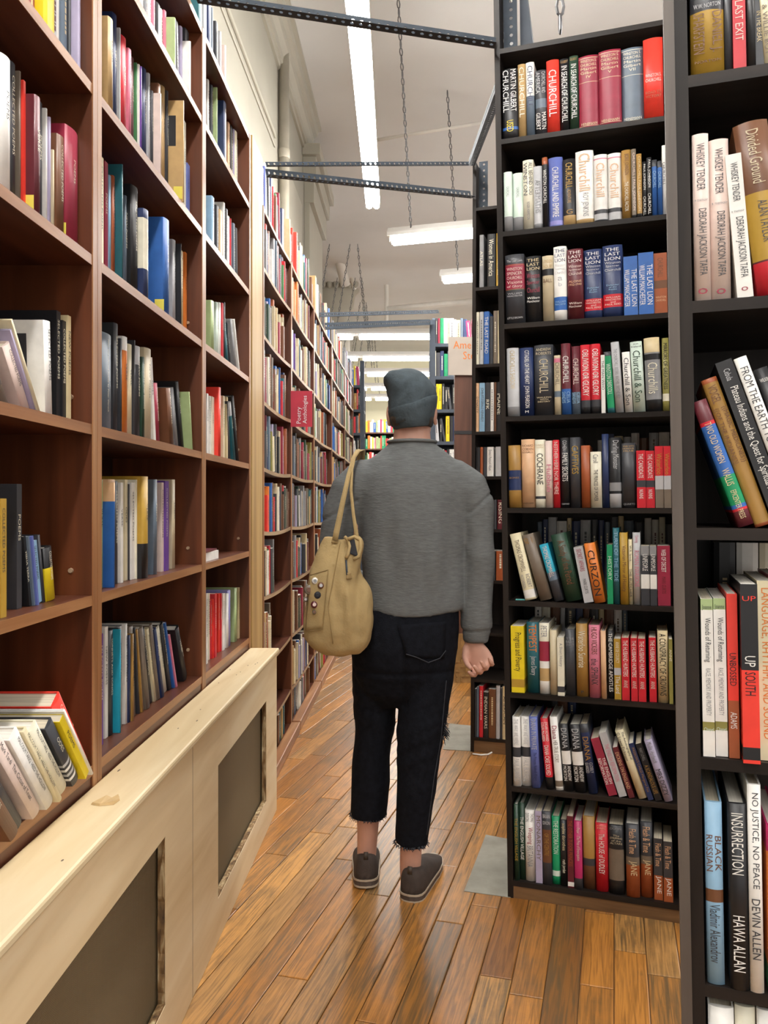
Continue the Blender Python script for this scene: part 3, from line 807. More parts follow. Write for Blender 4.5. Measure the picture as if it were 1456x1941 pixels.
def make_book(label, group, loc, rz, w, h, d, col, tilt=0.0, right_pivot=False, bands=(), text=(), paper=False, sticker=False, flat=None, side=None, cap=1.0):
    """bands: (from, to, colour) in fractions of the height measured from the foot; tilt leans the head to the left of one facing the spine"""
    root = thing('book', label, 'book', loc, (0, -tilt, rz) if flat is None else flat, group)
    t = .0012 if paper else .0024
    bul = 0.0 if paper else min(.007, w * .16)
    n = 2 if paper else 6
    zs = sorted({0.0, 1.0} | {b[0] for b in bands} | {b[1] for b in bands})
    cols = [col] + [b[2] for b in bands]; mats = []
    for c in cols:
        if c not in mats: mats.append(c)
    outer = [(0, d)] + [(w * k / n, bul * (2 * k / n - 1) ** 2) for k in range(n + 1)] + [(w, d)]
    inner = [(w - t, d)] + [(w - t, bul + t), (t, bul + t)] + [(t, d)]
    prof = outer + inner; m = len(prof)
    V = [(x, y, z * h) for z in zs for (x, y) in prof]; Fc = []; mi = []
    for i in range(len(zs) - 1):
        zm = (zs[i] + zs[i + 1]) / 2; c = 0
        for b in bands:
            if b[0] <= zm <= b[1]: c = mats.index(b[2])
        for k in range(m):
            Fc.append((i * m + k, i * m + (k + 1) % m, (i + 1) * m + (k + 1) % m, (i + 1) * m + k)); mi.append(c)
    Fc.append(tuple(range(m))[::-1]); mi.append(0)
    top = len(zs) - 1
    Fc.append(tuple(top * m + k for k in range(m))); mi.append(mats.index(bands[-1][2]) if bands and bands[-1][1] >= .999 else 0)
    cv = data_obj('cover', V, Fc, [cmat(c) for c in mats], root, mi=mi)
    if not paper: cv.data.polygons.foreach_set('use_smooth', [1 <= (k % m) <= n for k in range((len(zs) - 1) * m)] + [False, False])
    e = .0006 if paper else .004
    bm = bmesh.new(); box(bm, t, w - t, bul + t + .0004, d - (.001 if paper else .004), e, h - e)
    mesh_obj('pages', bm, M_PAGEW if (len(label) % 3) else M_PAGE, root)
    if text:
        q = bul
        lettering(text, w, h, lambda x: -.0005, root, cap)
    if sticker:
        bm = bmesh.new()
        s0 = .016; box(bm, -.0006, 0, .004, .03, .008, .045)
        mesh_obj('price_sticker', bm, M_STICKY, root)
    if side:
        bm = bmesh.new(); box(bm, -.0005, 0, d * side[0], d * side[1], h * side[2], h * side[3])
        mesh_obj('cover_picture', bm, cmat(side[4]), root)
    return root

def size_word(w, h, col, tcol, hs, ws):
    a = []
    if w > ws * 1.35: a.append('thick')
    elif w < ws * .62: a.append('thin')
    if h > hs * 1.12: a.append('tall')
    elif h < hs * .86: a.append('short')
    a.append(col.replace('_', ' ')); a.append('book')
    return ' '.join(a)

def clip_label(parts):
    """join phrases, dropping the optional middle one when the label would run past sixteen words"""
    s = ' '.join(p for p in parts if p)
    return s if len(s.split()) <= 16 else ' '.join(p for p in (parts[0], parts[-1]) if p)

def uin(v):   # measured inner edge of the left side of the dark bookcase
    K = [(0, 949.8), (620, 954), (860, 956.5), (1150, 963), (1510, 971), (1700, 977)]
    for (a, x), (b, y) in zip(K, K[1:]):
        if v <= b: return x + (y - x) * (v - a) / (b - a)
    return K[-1][1]

W_, K_, G_ = 'white', 'black', 'gold'
# each: x0, x1 at the foot and y of the head in the crop; colour; lettering; options (b bands, L lean in degrees, p paperback, f pushed forward)
A_ROWS = [
 (40, 8, 'top shelf', [
  (50,180,375,'black',[('.02:.62:MARTIN GILBERT/CHURCHILL',W_),('.74:.90:USED','yellow')],dict(b=[(.13,.17,'blue')])),
  (180,243,318,'tan',[('.04:.72:CHURCHILL','ivory')],{}),
  (247,312,308,'white',[('.05:.60:CHURCHILL','navy')],dict(b=[(0,.55,'slate')])),
  (320,410,378,'charcoal',[('.03:.36:CHURCHILL AND/AMERICA','silver'),('.66:.92:MARTIN/GILBERT',W_)],dict(b=[(.42,.56,'slate')])),
  (412,510,303,'scarlet',[('.14:.78:CHURCHILL',W_)],{}),
  (514,588,275,'black',[('.10:.86:IN SEARCH OF CHURCHILL',W_),('=.02:.07:GILBERT',G_)],{}),
  (592,662,257,'dark_green',[('.11:.84:IN SEARCH OF CHURCHILL',W_),('=.02:.07:GILBERT',G_)],{}),
  (666,824,268,'crimson',[('=.05:.32:WINSTON S./CHURCHILL/Martin/Gilbert/IV','sand'),('=.92:.97:HEINEMANN','sand')],dict(b=[(.965,.972,'sand'),(.632,.638,'sand'),(.03,.036,'sand')])),
  (826,1002,230,'crimson',[('=.05:.32:WINSTON S./CHURCHILL/Martin/Gilbert/V','sand'),('=.92:.97:HEINEMANN','sand')],dict(b=[(.965,.972,'sand'),(.632,.638,'sand'),(.03,.036,'sand')])),
  (1004,1178,195,'slate',[('=.05:.32:WINSTON S./CHURCHILL/Martin/Gilbert/VII','ivory'),('=.92:.97:HEINEMANN','ivory')],dict(b=[(.965,.972,'ivory'),(.632,.638,'ivory'),(.03,.036,'ivory')])),
  (1180,1335,140,'scarlet',[('=.44:.56:WINSTON S./CHURCHILL','blush'),('=.66:.76:ROAD TO/VICTORY','rust')],dict(f=.012))]),
 (40, 7, 'second shelf from the top', [
  (56,130,1187,'mint',[('.25:.42:CHURCHILL','grey')],dict(b=[(0,.25,'grey')])),
  (132,212,1185,'mint',[('.25:.42:CHURCHILL','grey')],dict(b=[(0,.25,'grey')])),
  (214,298,1085,'ivory',[('.04:.50:ALL BEHIND YOU/WINSTON','charcoal'),('.60:.85:ROGER HERMISTON','grey')],{}),
  (300,368,1138,'silver',[('.22:.75:AFTERMATHS','grey')],dict(b=[(0,.08,'grey')])),
  (371,412,1070,'black',[('.18:.66:WINSTON CHURCHILL',W_)],dict(b=[(.9,1,'rust')])),
  (416,528,1062,'periwinkle',[('.14:.85:CHURCHILL AND EMPIRE',W_)],dict(b=[(.04,.10,'lavender')])),
  (532,630,1078,'black',[('.06:.44:CHURCHILL','mustard'),('.46:.66:ADVENTURE',G_),('=.74:.84:G',G_)],dict(b=[(0,.16,'tan')])),
  (634,775,1020,'white',[('.04:.55:Churchill','peach'),('.58:.90:ROY JENKINS','grey')],dict(b=[(0,.065,'tan')])),
  (778,884,1052,'white',[('.13:.63:Churchill','peach')],dict(b=[(.0,.18,'charcoal'),(.03,.12,'silver'),(.93,.945,'pink')])),
  (886,995,1028,'white',[('.15:.65:Churchill','peach')],dict(b=[(.0,.20,'charcoal'),(.03,.14,'silver'),(.93,.945,'pink')])),
  (998,1073,1005,'gold',[('.06:.36:BORIS JOHNSON','brown'),('.46:.88:THE CHURCHILL FACTOR','ivory')],{}),
  (1075,1114,1000,'taupe',[('.04:.90:CHURCHILL | PAUL JOHNSON','blush')],dict(b=[(0,.05,'black')])),
  (1117,1158,1042,'gold',[('.04:.90:CHURCHILL PAUL JOHNSON','sand')],dict(b=[(0,.06,'black')])),
  (1160,1196,1090,'black',[('.05:.50:PAUL JOHNSON',W_),('.62:.95:CHURCHILL',W_)],{}),
  (1197,1236,1062,'black',[('.04:.50:PAUL JOHNSON',W_),('.60:.95:CHURCHILL',W_)],{}),
  (1238,1280,1085,'blue',[('.20:.50:CHURCHILL','sky')],dict(b=[(.88,1,'charcoal')])),
  (1282,1318,1098,'blue',[('.20:.50:CHURCHILL','sky')],dict(b=[(.88,1,'charcoal')])),
  (1320,1350,960,'white',[('.10:.70:CHURCHILL','charcoal')],{})]),
 (440, 6, 'third shelf from the top', [
  (70,220,180,'charcoal',[('=.07:.12:The Last Lion','silver'),('=.18:.50:WINSTON/SPENCER/CHURCHILL/Visions/of Glory','blush'),('=.55:.62:WILLIAM/MANCHESTER','silver'),('=.90:.94:LITTLE BROWN','silver')],dict(b=[(.50,.86,'crimson'),(.845,.85,'gold'),(.49,.496,'gold')])),
  (226,350,183,'black',[('=.03:.22:THE/LAST/LION','sand'),('=.24:.56:Winston/Spencer/Churchill','crimson'),('=.60:.70:William/Manchester',W_)],{}),
  (362,450,180,'beige',[('=.05:.2:LONDON/HOUSE','tan'),('=.34:.42:BALL','brown')],dict(b=[(.70,.80,'black')])),
  (453,555,110,'white',[('=.03:.22:THE/LAST/LION','navy'),('=.23:.38:Winston/Spencer/Churchill','silver'),('=.40:.55:a/b','silver'),('=.73:.80:WILLIAM/MANCHESTER','sky')],dict(b=[(.14,.32,'blue')])),
  (560,686,135,'maroon',[('=.02:.20:THE/LAST/LION','white'),('=.22:.38:Winston/Spencer/Churchill','blush'),('=.44:.53:ALONE/1932-1940','peach'),('=.75:.84:William/Manchester','blush')],{}),
  (690,836,130,'navy',[('=.03:.22:THE/LAST/LION','white'),('=.22:.37:Winston/Spencer/Churchill','silver'),('=.54:.63:Defender/of the/Realm','sky'),('=.72:.86:WILLIAM/MANCHESTER/and/PAUL REID','blush')],dict(b=[(.12,.29,'red')])),
  (840,998,100,'navy',[('=.03:.22:THE/LAST/LION','white'),('=.22:.37:Winston/Spencer/Churchill','silver'),('=.54:.63:Defender/of the/Realm','sky'),('=.71:.84:WILLIAM/MANCHESTER/and/PAUL REID','blush')],dict(b=[(.14,.32,'red')])),
  (1006,1118,190,'blue',[('.22:.85:THE LAST LION/WILLIAM MANCHESTER',W_)],dict(p=1)),
  (1124,1244,163,'blue',[('.20:.85:THE LAST LION/WILLIAM MANCHESTER',W_)],dict(p=1)),
  (1246,1350,157,'rust',[('.08:.40:CHURCHILL','brown'),('=.70:.80:WINSTON/CHURCHILL','peach')],dict(b=[(.42,.55,'brown')],p=1))]),
 (440, 5, 'fourth shelf from the top', [
  (78,170,915,'silver',[("=.5:.52:.",'white'),(".04:.60:CHURCHILL'S SHADOW",'sand')],dict(b=[(0,.14,'grey')])),
  (173,284,908,'navy',[('.04:.88:CITADEL OF THE HEART  JOHN PEARSON',W_),('=.91:.96:M',W_)],{}),
  (292,442,888,'charcoal',[('=.04:.15:ANDREW/ROBERTS','beige'),('.20:.68:CHURCHILL','beige'),('=.73:.82:WALKING/WITH/DESTINY','beige')],{}),
  (450,502,970,'beige',[('.12:.5:CHURCHILL','taupe')],dict(b=[(.3,.4,'slate'),(.88,.95,'pink')])),
  (508,580,878,'maroon',[('.18:.56:CHURCHILL',W_),('.68:.84:CELIA/SANDYS','sky')],dict(b=[(0,.36,'blue')])),
  (586,655,895,'maroon',[('.18:.56:CHURCHILL','blush'),('.68:.84:CELIA/SANDYS','sky')],dict(b=[(0,.33,'slate')])),
  (659,738,885,'red',[('.07:.74:OBLIVION OR GLORY',W_)],dict(b=[(0,.10,'black'),(.10,.20,'charcoal')])),
  (740,816,880,'red',[('.07:.74:OBLIVION OR GLORY',W_)],dict(b=[(0,.10,'black'),(.10,.20,'charcoal')])),
  (822,853,968,'white',[('.1:.6:THE MAN WHO','charcoal')],dict(p=1)),
  (873,930,940,'teal',[('.2:.7:WINSTON DRISCOLL','mint')],dict(L=3,b=[(.08,1,'emerald'),(.93,1,'charcoal')])),
  (936,1000,862,'silver',[('.10:.80:THE CHURCHILL SISTERS  RACHEL TRETHEWEY','grey')],dict(L=3.2)),
  (1010,1072,942,'white',[('.10:.88:Churchill & Son','charcoal')],dict(L=2.2)),
  (1078,1172,860,'mint',[('=.02:.09:Josh/Ireland','charcoal'),('.13:.86:Churchill & Son','dark_green')],dict(L=2.2)),
  (1180,1303,830,'grey',[('.34:.76:Churchills','ivory')],dict(L=1.4,b=[(0,.16,'black'),(.70,.78,'black'),(.80,1,'sand')])),
  (1306,1358,830,'olive',[('.07:.70:MIRRORS OF GREATNESS','black')],dict(b=[(.14,.24,'ivory')]))]),
 (780, 4, 'shelf at face height of the walker', [
  (88,182,268,'gold',[('=.5:.54:BONES','gold')],dict(b=[(.28,.60,'navy')])),
  (186,292,218,'peach',[('=.07:.17:RICHARD/COBDEN','brown'),('=.17:.21:EDSALL','brown'),('=.92:.95:HARVARD','brown')],{}),
  (296,374,222,'ivory',[('=.06:.13:DONALD/THOMAS','tan'),('.20:.66:COCHRANE','black')],dict(b=[(.13,.17,'charcoal')])),
  (378,436,230,'blush',[('.26:.86:Hubbub','pink')],{}),
  (440,490,225,'red',[('.03:.80:NEITHER HERE NOR THERE','blush')],{}),
  (495,568,205,'black',[('.04:.18:COHEN','silver'),('.22:.62:FAMILY SECRETS',W_),('=.93:.96:OXFORD','silver')],{}),
  (572,655,203,'brown',[('.12:.52:CAPTIVES','mustard')],dict(b=[(0,1,'charcoal')])),
  (662,732,268,'rust',[],{}),
  (736,822,318,'ivory',[('.05:.2:Caroll','grey'),('.32:.88:THE PRINCES OF POWER','charcoal')],{}),
  (826,878,175,'navy',[],{}),
  (882,978,205,'black',[('.04:.45:Darling Monster','silver')],dict(b=[(0,.20,'silver'),(.24,.36,'grey')])),
  (982,1094,250,'charcoal',[('=.03:.14:WAR WITH/HONOUR/MILNE','tan'),('=.92:.97:QUARTO','grey')],{}),
  (1100,1170,308,'red',[('.06:.48:THE CANDIDATE',W_),('.68:.84:NUNNS',W_)],dict(p=1,b=[(.36,.48,'charcoal')])),
  (1172,1242,308,'red',[('.06:.48:THE CANDIDATE',W_),('.68:.84:NUNNS',W_)],dict(p=1,b=[(.36,.48,'charcoal')])),
  (1246,1312,272,'red',[('.12:.46:Waterloo','mustard')],dict(p=1,b=[(0,.52,'taupe'),(.3,.52,'silver')])),
  (1315,1370,272,'red',[('.12:.46:Waterloo','mustard')],dict(p=1,b=[(0,.52,'taupe'),(.3,.52,'silver')]))]),
 (780, 3, 'shelf at the height of the walker\'s elbow', [
  (225,315,950,'cream',[('.10:.58:THOMAS CROMWELL','taupe'),('.62:.82:ROBERT/HUTCHINSON','grey')],dict(L=12.5,b=[(.03,.15,'white')])),
  (345,440,955,'taupe',[('.05:.14:BIOGRAPHY/OF','gold')],dict(L=15)),
  (458,530,1035,'cyan',[('.04:.58:THOMAS CROMWELL','blush')],dict(L=14.5,b=[(0,.36,'charcoal'),(.36,.5,'slate')])),
  (548,675,950,'dark_green',[('.10:.75:A Study of the Period','brown')],dict(L=12.2)),
  (692,766,1060,'silver',[('.04:.44:SECRET AFFAIRS','crimson'),('.58:.84:MARK CURTIS','charcoal')],dict(L=10,p=1)),
  (772,860,1030,'orange',[('.12:.88:CURZON','black')],dict(L=9.2)),
  (870,915,1050,'emerald',[('.20:.60:HISTORY','mint')],dict(p=1)),
  (918,966,918,'teal',[('.05:.70:TURN OF THE TIDE','sky')],{}),
  (972,1034,955,'mustard',[('.18:.82:Victorian Mirror of History','brown')],{}),
  (1040,1070,1010,'cream',[('.08:.35:W.A. Speck','charcoal'),('.44:.90:THE BUTCHER','charcoal')],{}),
  (1075,1134,955,'silver',[('.04:.14:Cunning','pink'),('.25:.75:ROMAN INVASIONS','pink')],{}),
  (1138,1206,1060,'white',[('.14:.42:UNPEOPLE',W_)],dict(p=1,b=[(0,.28,'charcoal'),(.52,.84,'charcoal'),(.84,1,'grey')])),
  (1210,1262,1060,'white',[('.14:.42:UNPEOPLE',W_)],dict(p=1,b=[(0,.28,'charcoal'),(.52,.84,'charcoal'),(.84,1,'grey')])),
  (1268,1370,1060,'crimson',[('.06:.44:WEB OF DECEIT',W_),('.52:.80:MARK CURTIS','maroon')],dict(p=1))]),
 (1150, 2, 'shelf at the height of the walker\'s hand', [
  (118,220,150,'yellow',[('.10:.68:Progress and Poverty','black')],dict(p=1,b=[(.08,.2,'mustard')])),
  (238,335,125,'teal',[('.03:.42:TEMPEST','orange'),('.48:.75:James Deary','silver')],{}),
  (338,416,130,'white',[('.04:.2:PETER','grey')],dict(b=[(.46,.74,'crimson'),(.74,1,'ivory'),(.18,.36,'tan')])),
  (424,478,185,'beige',[],{}),
  (484,536,240,'ivory',[('.1:.5:A Short History','grey')],dict(p=1,b=[(.06,.16,'charcoal')])),
  (544,620,180,'charcoal',[('=.12:.26:THE/EARLY/STUARTS','grey')],{}),
  (630,720,135,'gold',[('.10:.60:Waterloo Sunrise','ivory'),('=.91:.96:P','charcoal')],{}),
  (732,818,145,'pink',[('.03:.40:HUGO VICKERS','brown'),('.46:.82:the SPHINX','charcoal')],{}),
  (826,866,190,'peach',[],{}),
  (878,926,190,'black',[('.04:.90:THE CAMBRIDGE APOSTLES',W_)],{}),
  (930,984,255,'mustard',[('.05:.40:ANNE DE COURCY','ivory'),('.62:.90:The Lord',W_)],dict(p=1,b=[(.40,.52,'silver')])),
  (990,1050,245,'red',[('.04:.62:THE HUSBAND HUNTERS',W_),('.68:.80:ANNE','blush')],dict(p=1)),
  (1062,1114,245,'red',[('.04:.62:THE HUSBAND HUNTERS',W_),('.68:.80:ANNE','blush')],dict(p=1)),
  (1120,1180,250,'red',[('.04:.62:THE HUSBAND HUNTERS',W_),('.68:.80:ANNE','blush')],dict(p=1,f=.012)),
  (1206,1262,245,'red',[('.04:.62:THE HUSBAND HUNTERS',W_),('.68:.80:ANNE','blush')],dict(p=1)),
  (1274,1355,190,'sand',[('.04:.90:A CONSPIRACY OF CROWNS','black')],{}),
  (1362,1392,255,'olive',[('.1:.4:ANNE','ivory')],dict(p=1))]),
 (1150, 1, 'second shelf from the floor', [
  (134,196,865,'white',[('.03:.40:THE WAY WE WERE','silver'),('.60:.93:PAUL BURRELL','silver')],dict(b=[(.42,.56,'charcoal')])),
  (200,270,870,'white',[('.03:.40:THE WAY WE WERE','silver'),('.60:.93:PAUL BURRELL','silver')],dict(b=[(.42,.56,'charcoal')])),
  (286,352,865,'periwinkle',[('.03:.46:DIANA IN PRIVATE','silver'),('.5:.9:The Princess Nobody Knows','navy')],dict(L=1.5)),
  (402,460,878,'red',[('.05:.32:DYLAN HOWARD/COLIN McLAREN',W_),('.38:.80:DIANA CASE SOLVED',W_)],dict(L=4.2,b=[(0,.17,'black')])),
  (476,536,865,'white',[('.12:.30:Diana','crimson'),('.32:.62:HER TRUE STORY','taupe')],dict(L=4,b=[(.05,.13,'taupe')])),
  (546,614,920,'black',[('.06:.36:DIANA','silver'),('.62:.84:ANDREW/MORTON',W_)],dict(L=4,b=[(.40,.60,'white')])),
  (628,714,925,'black',[('.06:.36:DIANA','silver'),('.62:.84:ANDREW/MORTON',W_)],dict(L=4.2,b=[(.40,.60,'white')])),
  (736,804,920,'navy',[('.18:.52:DIANA',G_),('.55:.7:CLOSELY/GUARDED','silver')],dict(L=7,b=[(.88,1,'charcoal')])),
  (894,965,1020,'crimson',[('.35:.80:THE ENGLISH/REFORMATION',W_)],dict(L=17.0,p=1)),
  (976,1040,980,'silver',[('.18:.76:THE ENGLISH REFORMATION','pink')],dict(L=17.0,p=1)),
  (1054,1100,1095,'maroon',[('.10:.82:DICKENS ON ENGLAND','peach')],dict(L=17.6,p=1)),
  (1130,1202,960,'cream',[('.03:.44:The Autobiography of/G. Lowes Dickinson','charcoal')],dict(L=18.4)),
  (1206,1250,1065,'navy',[('.08:.86:PASSION\'S CHILD Margaret Fox',G_)],dict(L=18.6,p=1)),
  (1262,1316,1065,'black',[('.08:.30:MARY LOVELL','grey'),('.38:.88:A SCANDALOUS LIFE','gold')],dict(L=18.6,p=1)),
  (1334,1402,1035,'lilac',[('.04:.38:Mollie Hardwick','grey'),('.48:.90:MRS DIZZY','charcoal')],dict(L=17.6))]),
 (1480, 0, 'bottom shelf', [
  (150,190,180,'dark_green',[('.18:.74:THE ENGLISH VILLAGE','mustard')],{}),
  (193,234,180,'dark_green',[('.18:.74:THE ENGLISH VILLAGE',W_)],{}),
  (240,315,232,'white',[('.04:.16:THOMAS/DIXON','grey'),('.24:.48:Weeping','crimson'),('.50:.80:BRITANNIA','grey')],{}),
  (322,374,235,'lilac',[('.05:.7:MONARCHY','taupe')],dict(p=1)),
  (378,446,235,'charcoal',[('=.02:.2:BRIAN/DIXON','silver'),('.3:.6:OF THE CENTRE',G_)],dict(b=[(.3,.75,'brown')])),
  (450,512,285,'emerald',[('.06:.55:THE RESTORATION','mint')],dict(b=[(.12,.2,'mint')])),
  (516,570,310,'black',[('.05:.46:sophie dorothea','sand'),('.60:.80:ruth jordan','ivory')],{}),
  (574,622,275,'maroon',[('.06:.70:THE OTHER TUDOR PRINCESS','rust')],dict(p=1,b=[(.02,.08,'white')])),
  (628,690,310,'magenta',[('.1:.18:Draper','blush'),('.22:.58:The Price of Emancipation','blush')],dict(b=[(0,.16,'charcoal')])),
  (696,788,285,'gold',[],dict(b=[(0,.32,'brown'),(.32,.42,'charcoal')])),
  (796,893,335,'red',[('=.02:.09:JOANNE/PAUL','peach'),('.15:.74:The HOUSE of DUDLEY',W_)],{}),
  (900,1020,345,'black',[('=.03:.07:DUFFY','grey'),('=.13:.28:The/STRIPPING/of the/ALTARS','beige')],dict(b=[(.2,.65,'taupe')])),
  (1036,1142,335,'charcoal',[('.06:.4:Flesh & Time','peach'),('.5:.7:JANE','sand')],dict(b=[(0,.44,'rust'),(.44,.55,'taupe')])),
  (1150,1246,330,'charcoal',[('.06:.4:Flesh & Time','peach'),('.5:.7:JANE','sand')],dict(b=[(0,.44,'rust'),(.44,.55,'taupe')])),
  (1256,1326,455,'charcoal',[('.08:.45:Flesh & Time','peach'),('.6:.9:JANE',W_)],dict(p=1,b=[(0,.40,'rust')])),
  (1332,1404,475,'charcoal',[('.08:.45:Flesh & Time','peach'),('.6:.9:JANE',W_)],dict(p=1,b=[(0,.40,'rust')]))]),
]
SET = 0.008
for (v0, zi, shelfname, row) in A_ROWS:
    z = AZ[zi] + TH + .0005; prev = 0.004
    for i, (x0, x1, yt, col, text, o) in enumerate(row):
        sc = 4.16; vt = v0 + yt / sc; L = R(o.get('L', 0))
        vfoot = HV - (z - EYE) * F / 2.45
        def S(x, v): return CA.s_at(940 + x / sc - uin(v) + 961, SET)
        if L: s0, s1 = S(x0, vfoot), S(x1, vfoot)
        else: s0, s1 = S(x0, (vt + vfoot) / 2), S(x1, (vt + vfoot) / 2)
        s0 = max(s0, prev + .0004)
        wd = max(.010, (s1 - s0) * cos(L)); ht = (CA.z_at(s0 - (.2 * sin(L)), vt, SET) - z)
        ht = (ht - wd * sin(L)) / max(.6, cos(L)); lim = (.278 - wd * sin(L)) / cos(L); ht = min(max(ht, .12), lim)
        prev = s0 + wd / max(.5, cos(L)) - (0 if not L else .0015)
        d = min(.22, max(.13, ht * .70)); off = SET - o.get('f', 0) + (0.004 * ((i * 7) % 4) if not L else 0.003)
        tc = text[0][1].replace('_', ' ') if text else None
        first = size_word(wd, ht, col, tc, .228, .030) + (' with %s lettering' % tc if tc else '')
        lean = 'leaning left, ' if o.get('L', 0) > 6 else ''
        tail = '%s%s from left, %s of the dark bookcase' % (lean, ORD[i], {8: 'top shelf', 7: 'second shelf', 6: 'third shelf', 5: 'fourth shelf', 4: 'fifth shelf', 3: 'sixth shelf', 2: 'seventh shelf', 1: 'eighth shelf', 0: 'bottom shelf'}[zi])
        lab = first + ', ' + tail
        if len(lab.split()) > 16: lab = size_word(wd, ht, col, tc, .228, .030) + ', ' + tail
        make_book(lab, 'books on the %s of the dark bookcase' % shelfname, CA.w(s0, off, z), -ANG, wd, ht, d, col,
                  tilt=L + CA.k if L else CA.k, bands=o.get('b', ()), text=text, paper=bool(o.get('p')))
# a teal note and a ribbon on the dark bookcase
pA = CA.w(.02, .02, AZ[3] + TH + .0006)
bm = bmesh.new(); box(bm, 0, .045, 0, .03, 0, .0008); tag(mesh_obj('sticky_note', bm, mat('note_teal', (.16, .55, .52), .6), loc=pA, rot=(0, 0, -ANG + .2)), 'small teal paper note on the elbow-height shelf of the dark bookcase', 'note')

# ---- near bookcase at the right edge
C6, C7, C8 = (1256, 0, 3.345), (1256, 560, 3.594), (1256, 1050, 2.18)
B_ROWS = [
 (C6, 6, 'topmost shelf in view', [
  (178,392,-330,'mustard',[('.52:.84:DANIEL J./SHARFSTEIN','brown'),('=.44:.49:W.W. NORTON','silver'),('=.89:.92:NORTON','brown')],dict(b=[(.50,1,'charcoal')])),
  (396,424,-260,'charcoal',[],{}),
  (428,532,-300,'red',[('.40:.75:LAST EXIT','blush')],dict(p=1)),
  (540,566,-230,'black',[],{}),
  (568,628,-250,'charcoal',[('.45:.75:IN THE BREAK','sand')],dict(p=1)),
  (632,700,-240,'cream',[('.40:.90:& WILLIE BOY','taupe')],dict(L=3))]),
 (C6, 5, 'shelf with the pale pink trio', [
  (190,302,848,'blush',[('.06:.34:WHISKEY TENDER','charcoal'),('=.385:.41:a memoir','grey'),('.45:.85:DEBORAH JACKSON TAFFA','charcoal'),('=.92:.97:o','crimson')],{}),
  (306,432,870,'blush',[('.06:.34:WHISKEY TENDER','charcoal'),('=.385:.41:a memoir','grey'),('.45:.85:DEBORAH JACKSON TAFFA','charcoal'),('=.92:.97:o','crimson')],{}),
  (478,582,968,'white',[('.06:.33:WHISKEY TENDER','charcoal'),('=.385:.41:a memoir','grey'),('.44:.86:DEBORAH JACKSON TAFFA','charcoal'),('=.92:.96:o','crimson')],dict(L=3.6,p=1)),
  (612,840,760,'brown',[('.05:.36:Divided Ground','beige'),('.46:.70:ALAN TAYLOR','charcoal')],dict(L=6.8,b=[(0,.19,'red'),(.19,.60,'mustard'),(.19,.2,'maroon'),(.59,.60,'brown')]))]),
 (C7, 4, 'shelf of left-leaning books', [
  (522,634,700,'maroon',[('.18:.50:TWO OLD WOMEN','sand'),('.55:.68:WALLIS','sand'),('.72:.94:EPICENTER PRESS','sand')],dict(L=18.4,b=[(.12,.14,'red'),(.14,.40,'emerald'),(.40,.80,'blue'),(.80,.83,'red'),(.14,.17,'blue')])),
  (640,760,540,'gold',[('.05:.17:VOGEL','brown'),('.20:.58:{{MAGIC MEDICINES}}/{{OF THE INDIANS}}','brown')],dict(L=18.0,b=[(.97,1,'rust'),(0,.02,'rust')])),
  (772,900,420,'black',[('.05:.12:Cebula','silver'),('.16:.86:Plateau Indians and the Quest for Spiritual Power',W_)],dict(L=17.6,p=1)),
  (912,1010,400,'white',[('.06:.70:FROM THE EARTH TO BEYOND','charcoal')],dict(L=17.6)),
  (1020,1120,470,'black',[('=.05:.1:WILKINS',W_),('.2:.7:STORIES','pink')],dict(L=17.0))]),
 (C8, 3, 'shelf holding the white and green pair', [
  (160,212,185,'white',[('=.03:.08:Joanne','charcoal'),('.12:.40:Wounds of Returning','charcoal'),('.44:.74:RACE, MEMORY AND PROPERTY','grey'),('=.81:.85:Chapel','mint')],dict(p=1,b=[(.93,1,'pale_green'),(.165,.22,'olive')])),
  (216,266,185,'white',[('=.03:.08:Joanne','charcoal'),('.12:.40:Wounds of Returning','charcoal'),('.44:.74:RACE, MEMORY AND PROPERTY','grey'),('=.81:.85:Chapel','mint')],dict(p=1,b=[(.93,1,'pale_green'),(.165,.22,'olive')])),
  (270,314,165,'scarlet',[('.36:.56:UNBOSSED','black'),('.72:.82:ADAMS',W_)],dict(p=1,b=[(0,.35,'rust')])),
  (322,392,120,'black',[('=.06:.1:UP','scarlet'),('.40:.46:UP',W_),('.49:.62:SOUTH','black')],dict(p=1,f=.014,b=[(0,.52,'scarlet'),(.02,.09,'black')])),
  (398,462,112,'cream',[('.04:.88:LANGUAGE, RHYTHM, AND SOUND','orange')],dict(p=1)),
  (466,510,100,'crimson',[],dict(p=1))]),
 (C8, 2, 'shelf below the white and green pair', [
  (178,250,1020,'sky',[('.18:.38:BLACK/RUSSIAN','brown'),('.56:.88:Vladimir Alexandrov','charcoal')],dict(b=[(.45,.52,'brown')])),
  (272,350,1022,'navy',[('.05:.38:INSURRECTION',W_),('.60:.90:HAWA ALLAN',W_)],dict(f=.010,b=[(0,1,'black')])),
  (354,410,945,'white',[('.04:.50:NO JUSTICE, NO PEACE','charcoal'),('.55:.84:DEVIN ALLEN','charcoal')],dict(f=.006)),
  (432,500,1115,'orange',[('.25:.7:FAULT LINES','cream')],dict(b=[(0,.15,'green'),(.84,1,'magenta')]))]),
 (C8, 1, 'lowest shelf in view', [
  (190,300,1860,'white',[('.2:.6:PARABLE','charcoal')],{}),
  (306,390,1870,'ivory',[('.2:.6:KINDRED','charcoal')],{}),
  (396,470,1880,'white',[],{})]),
]
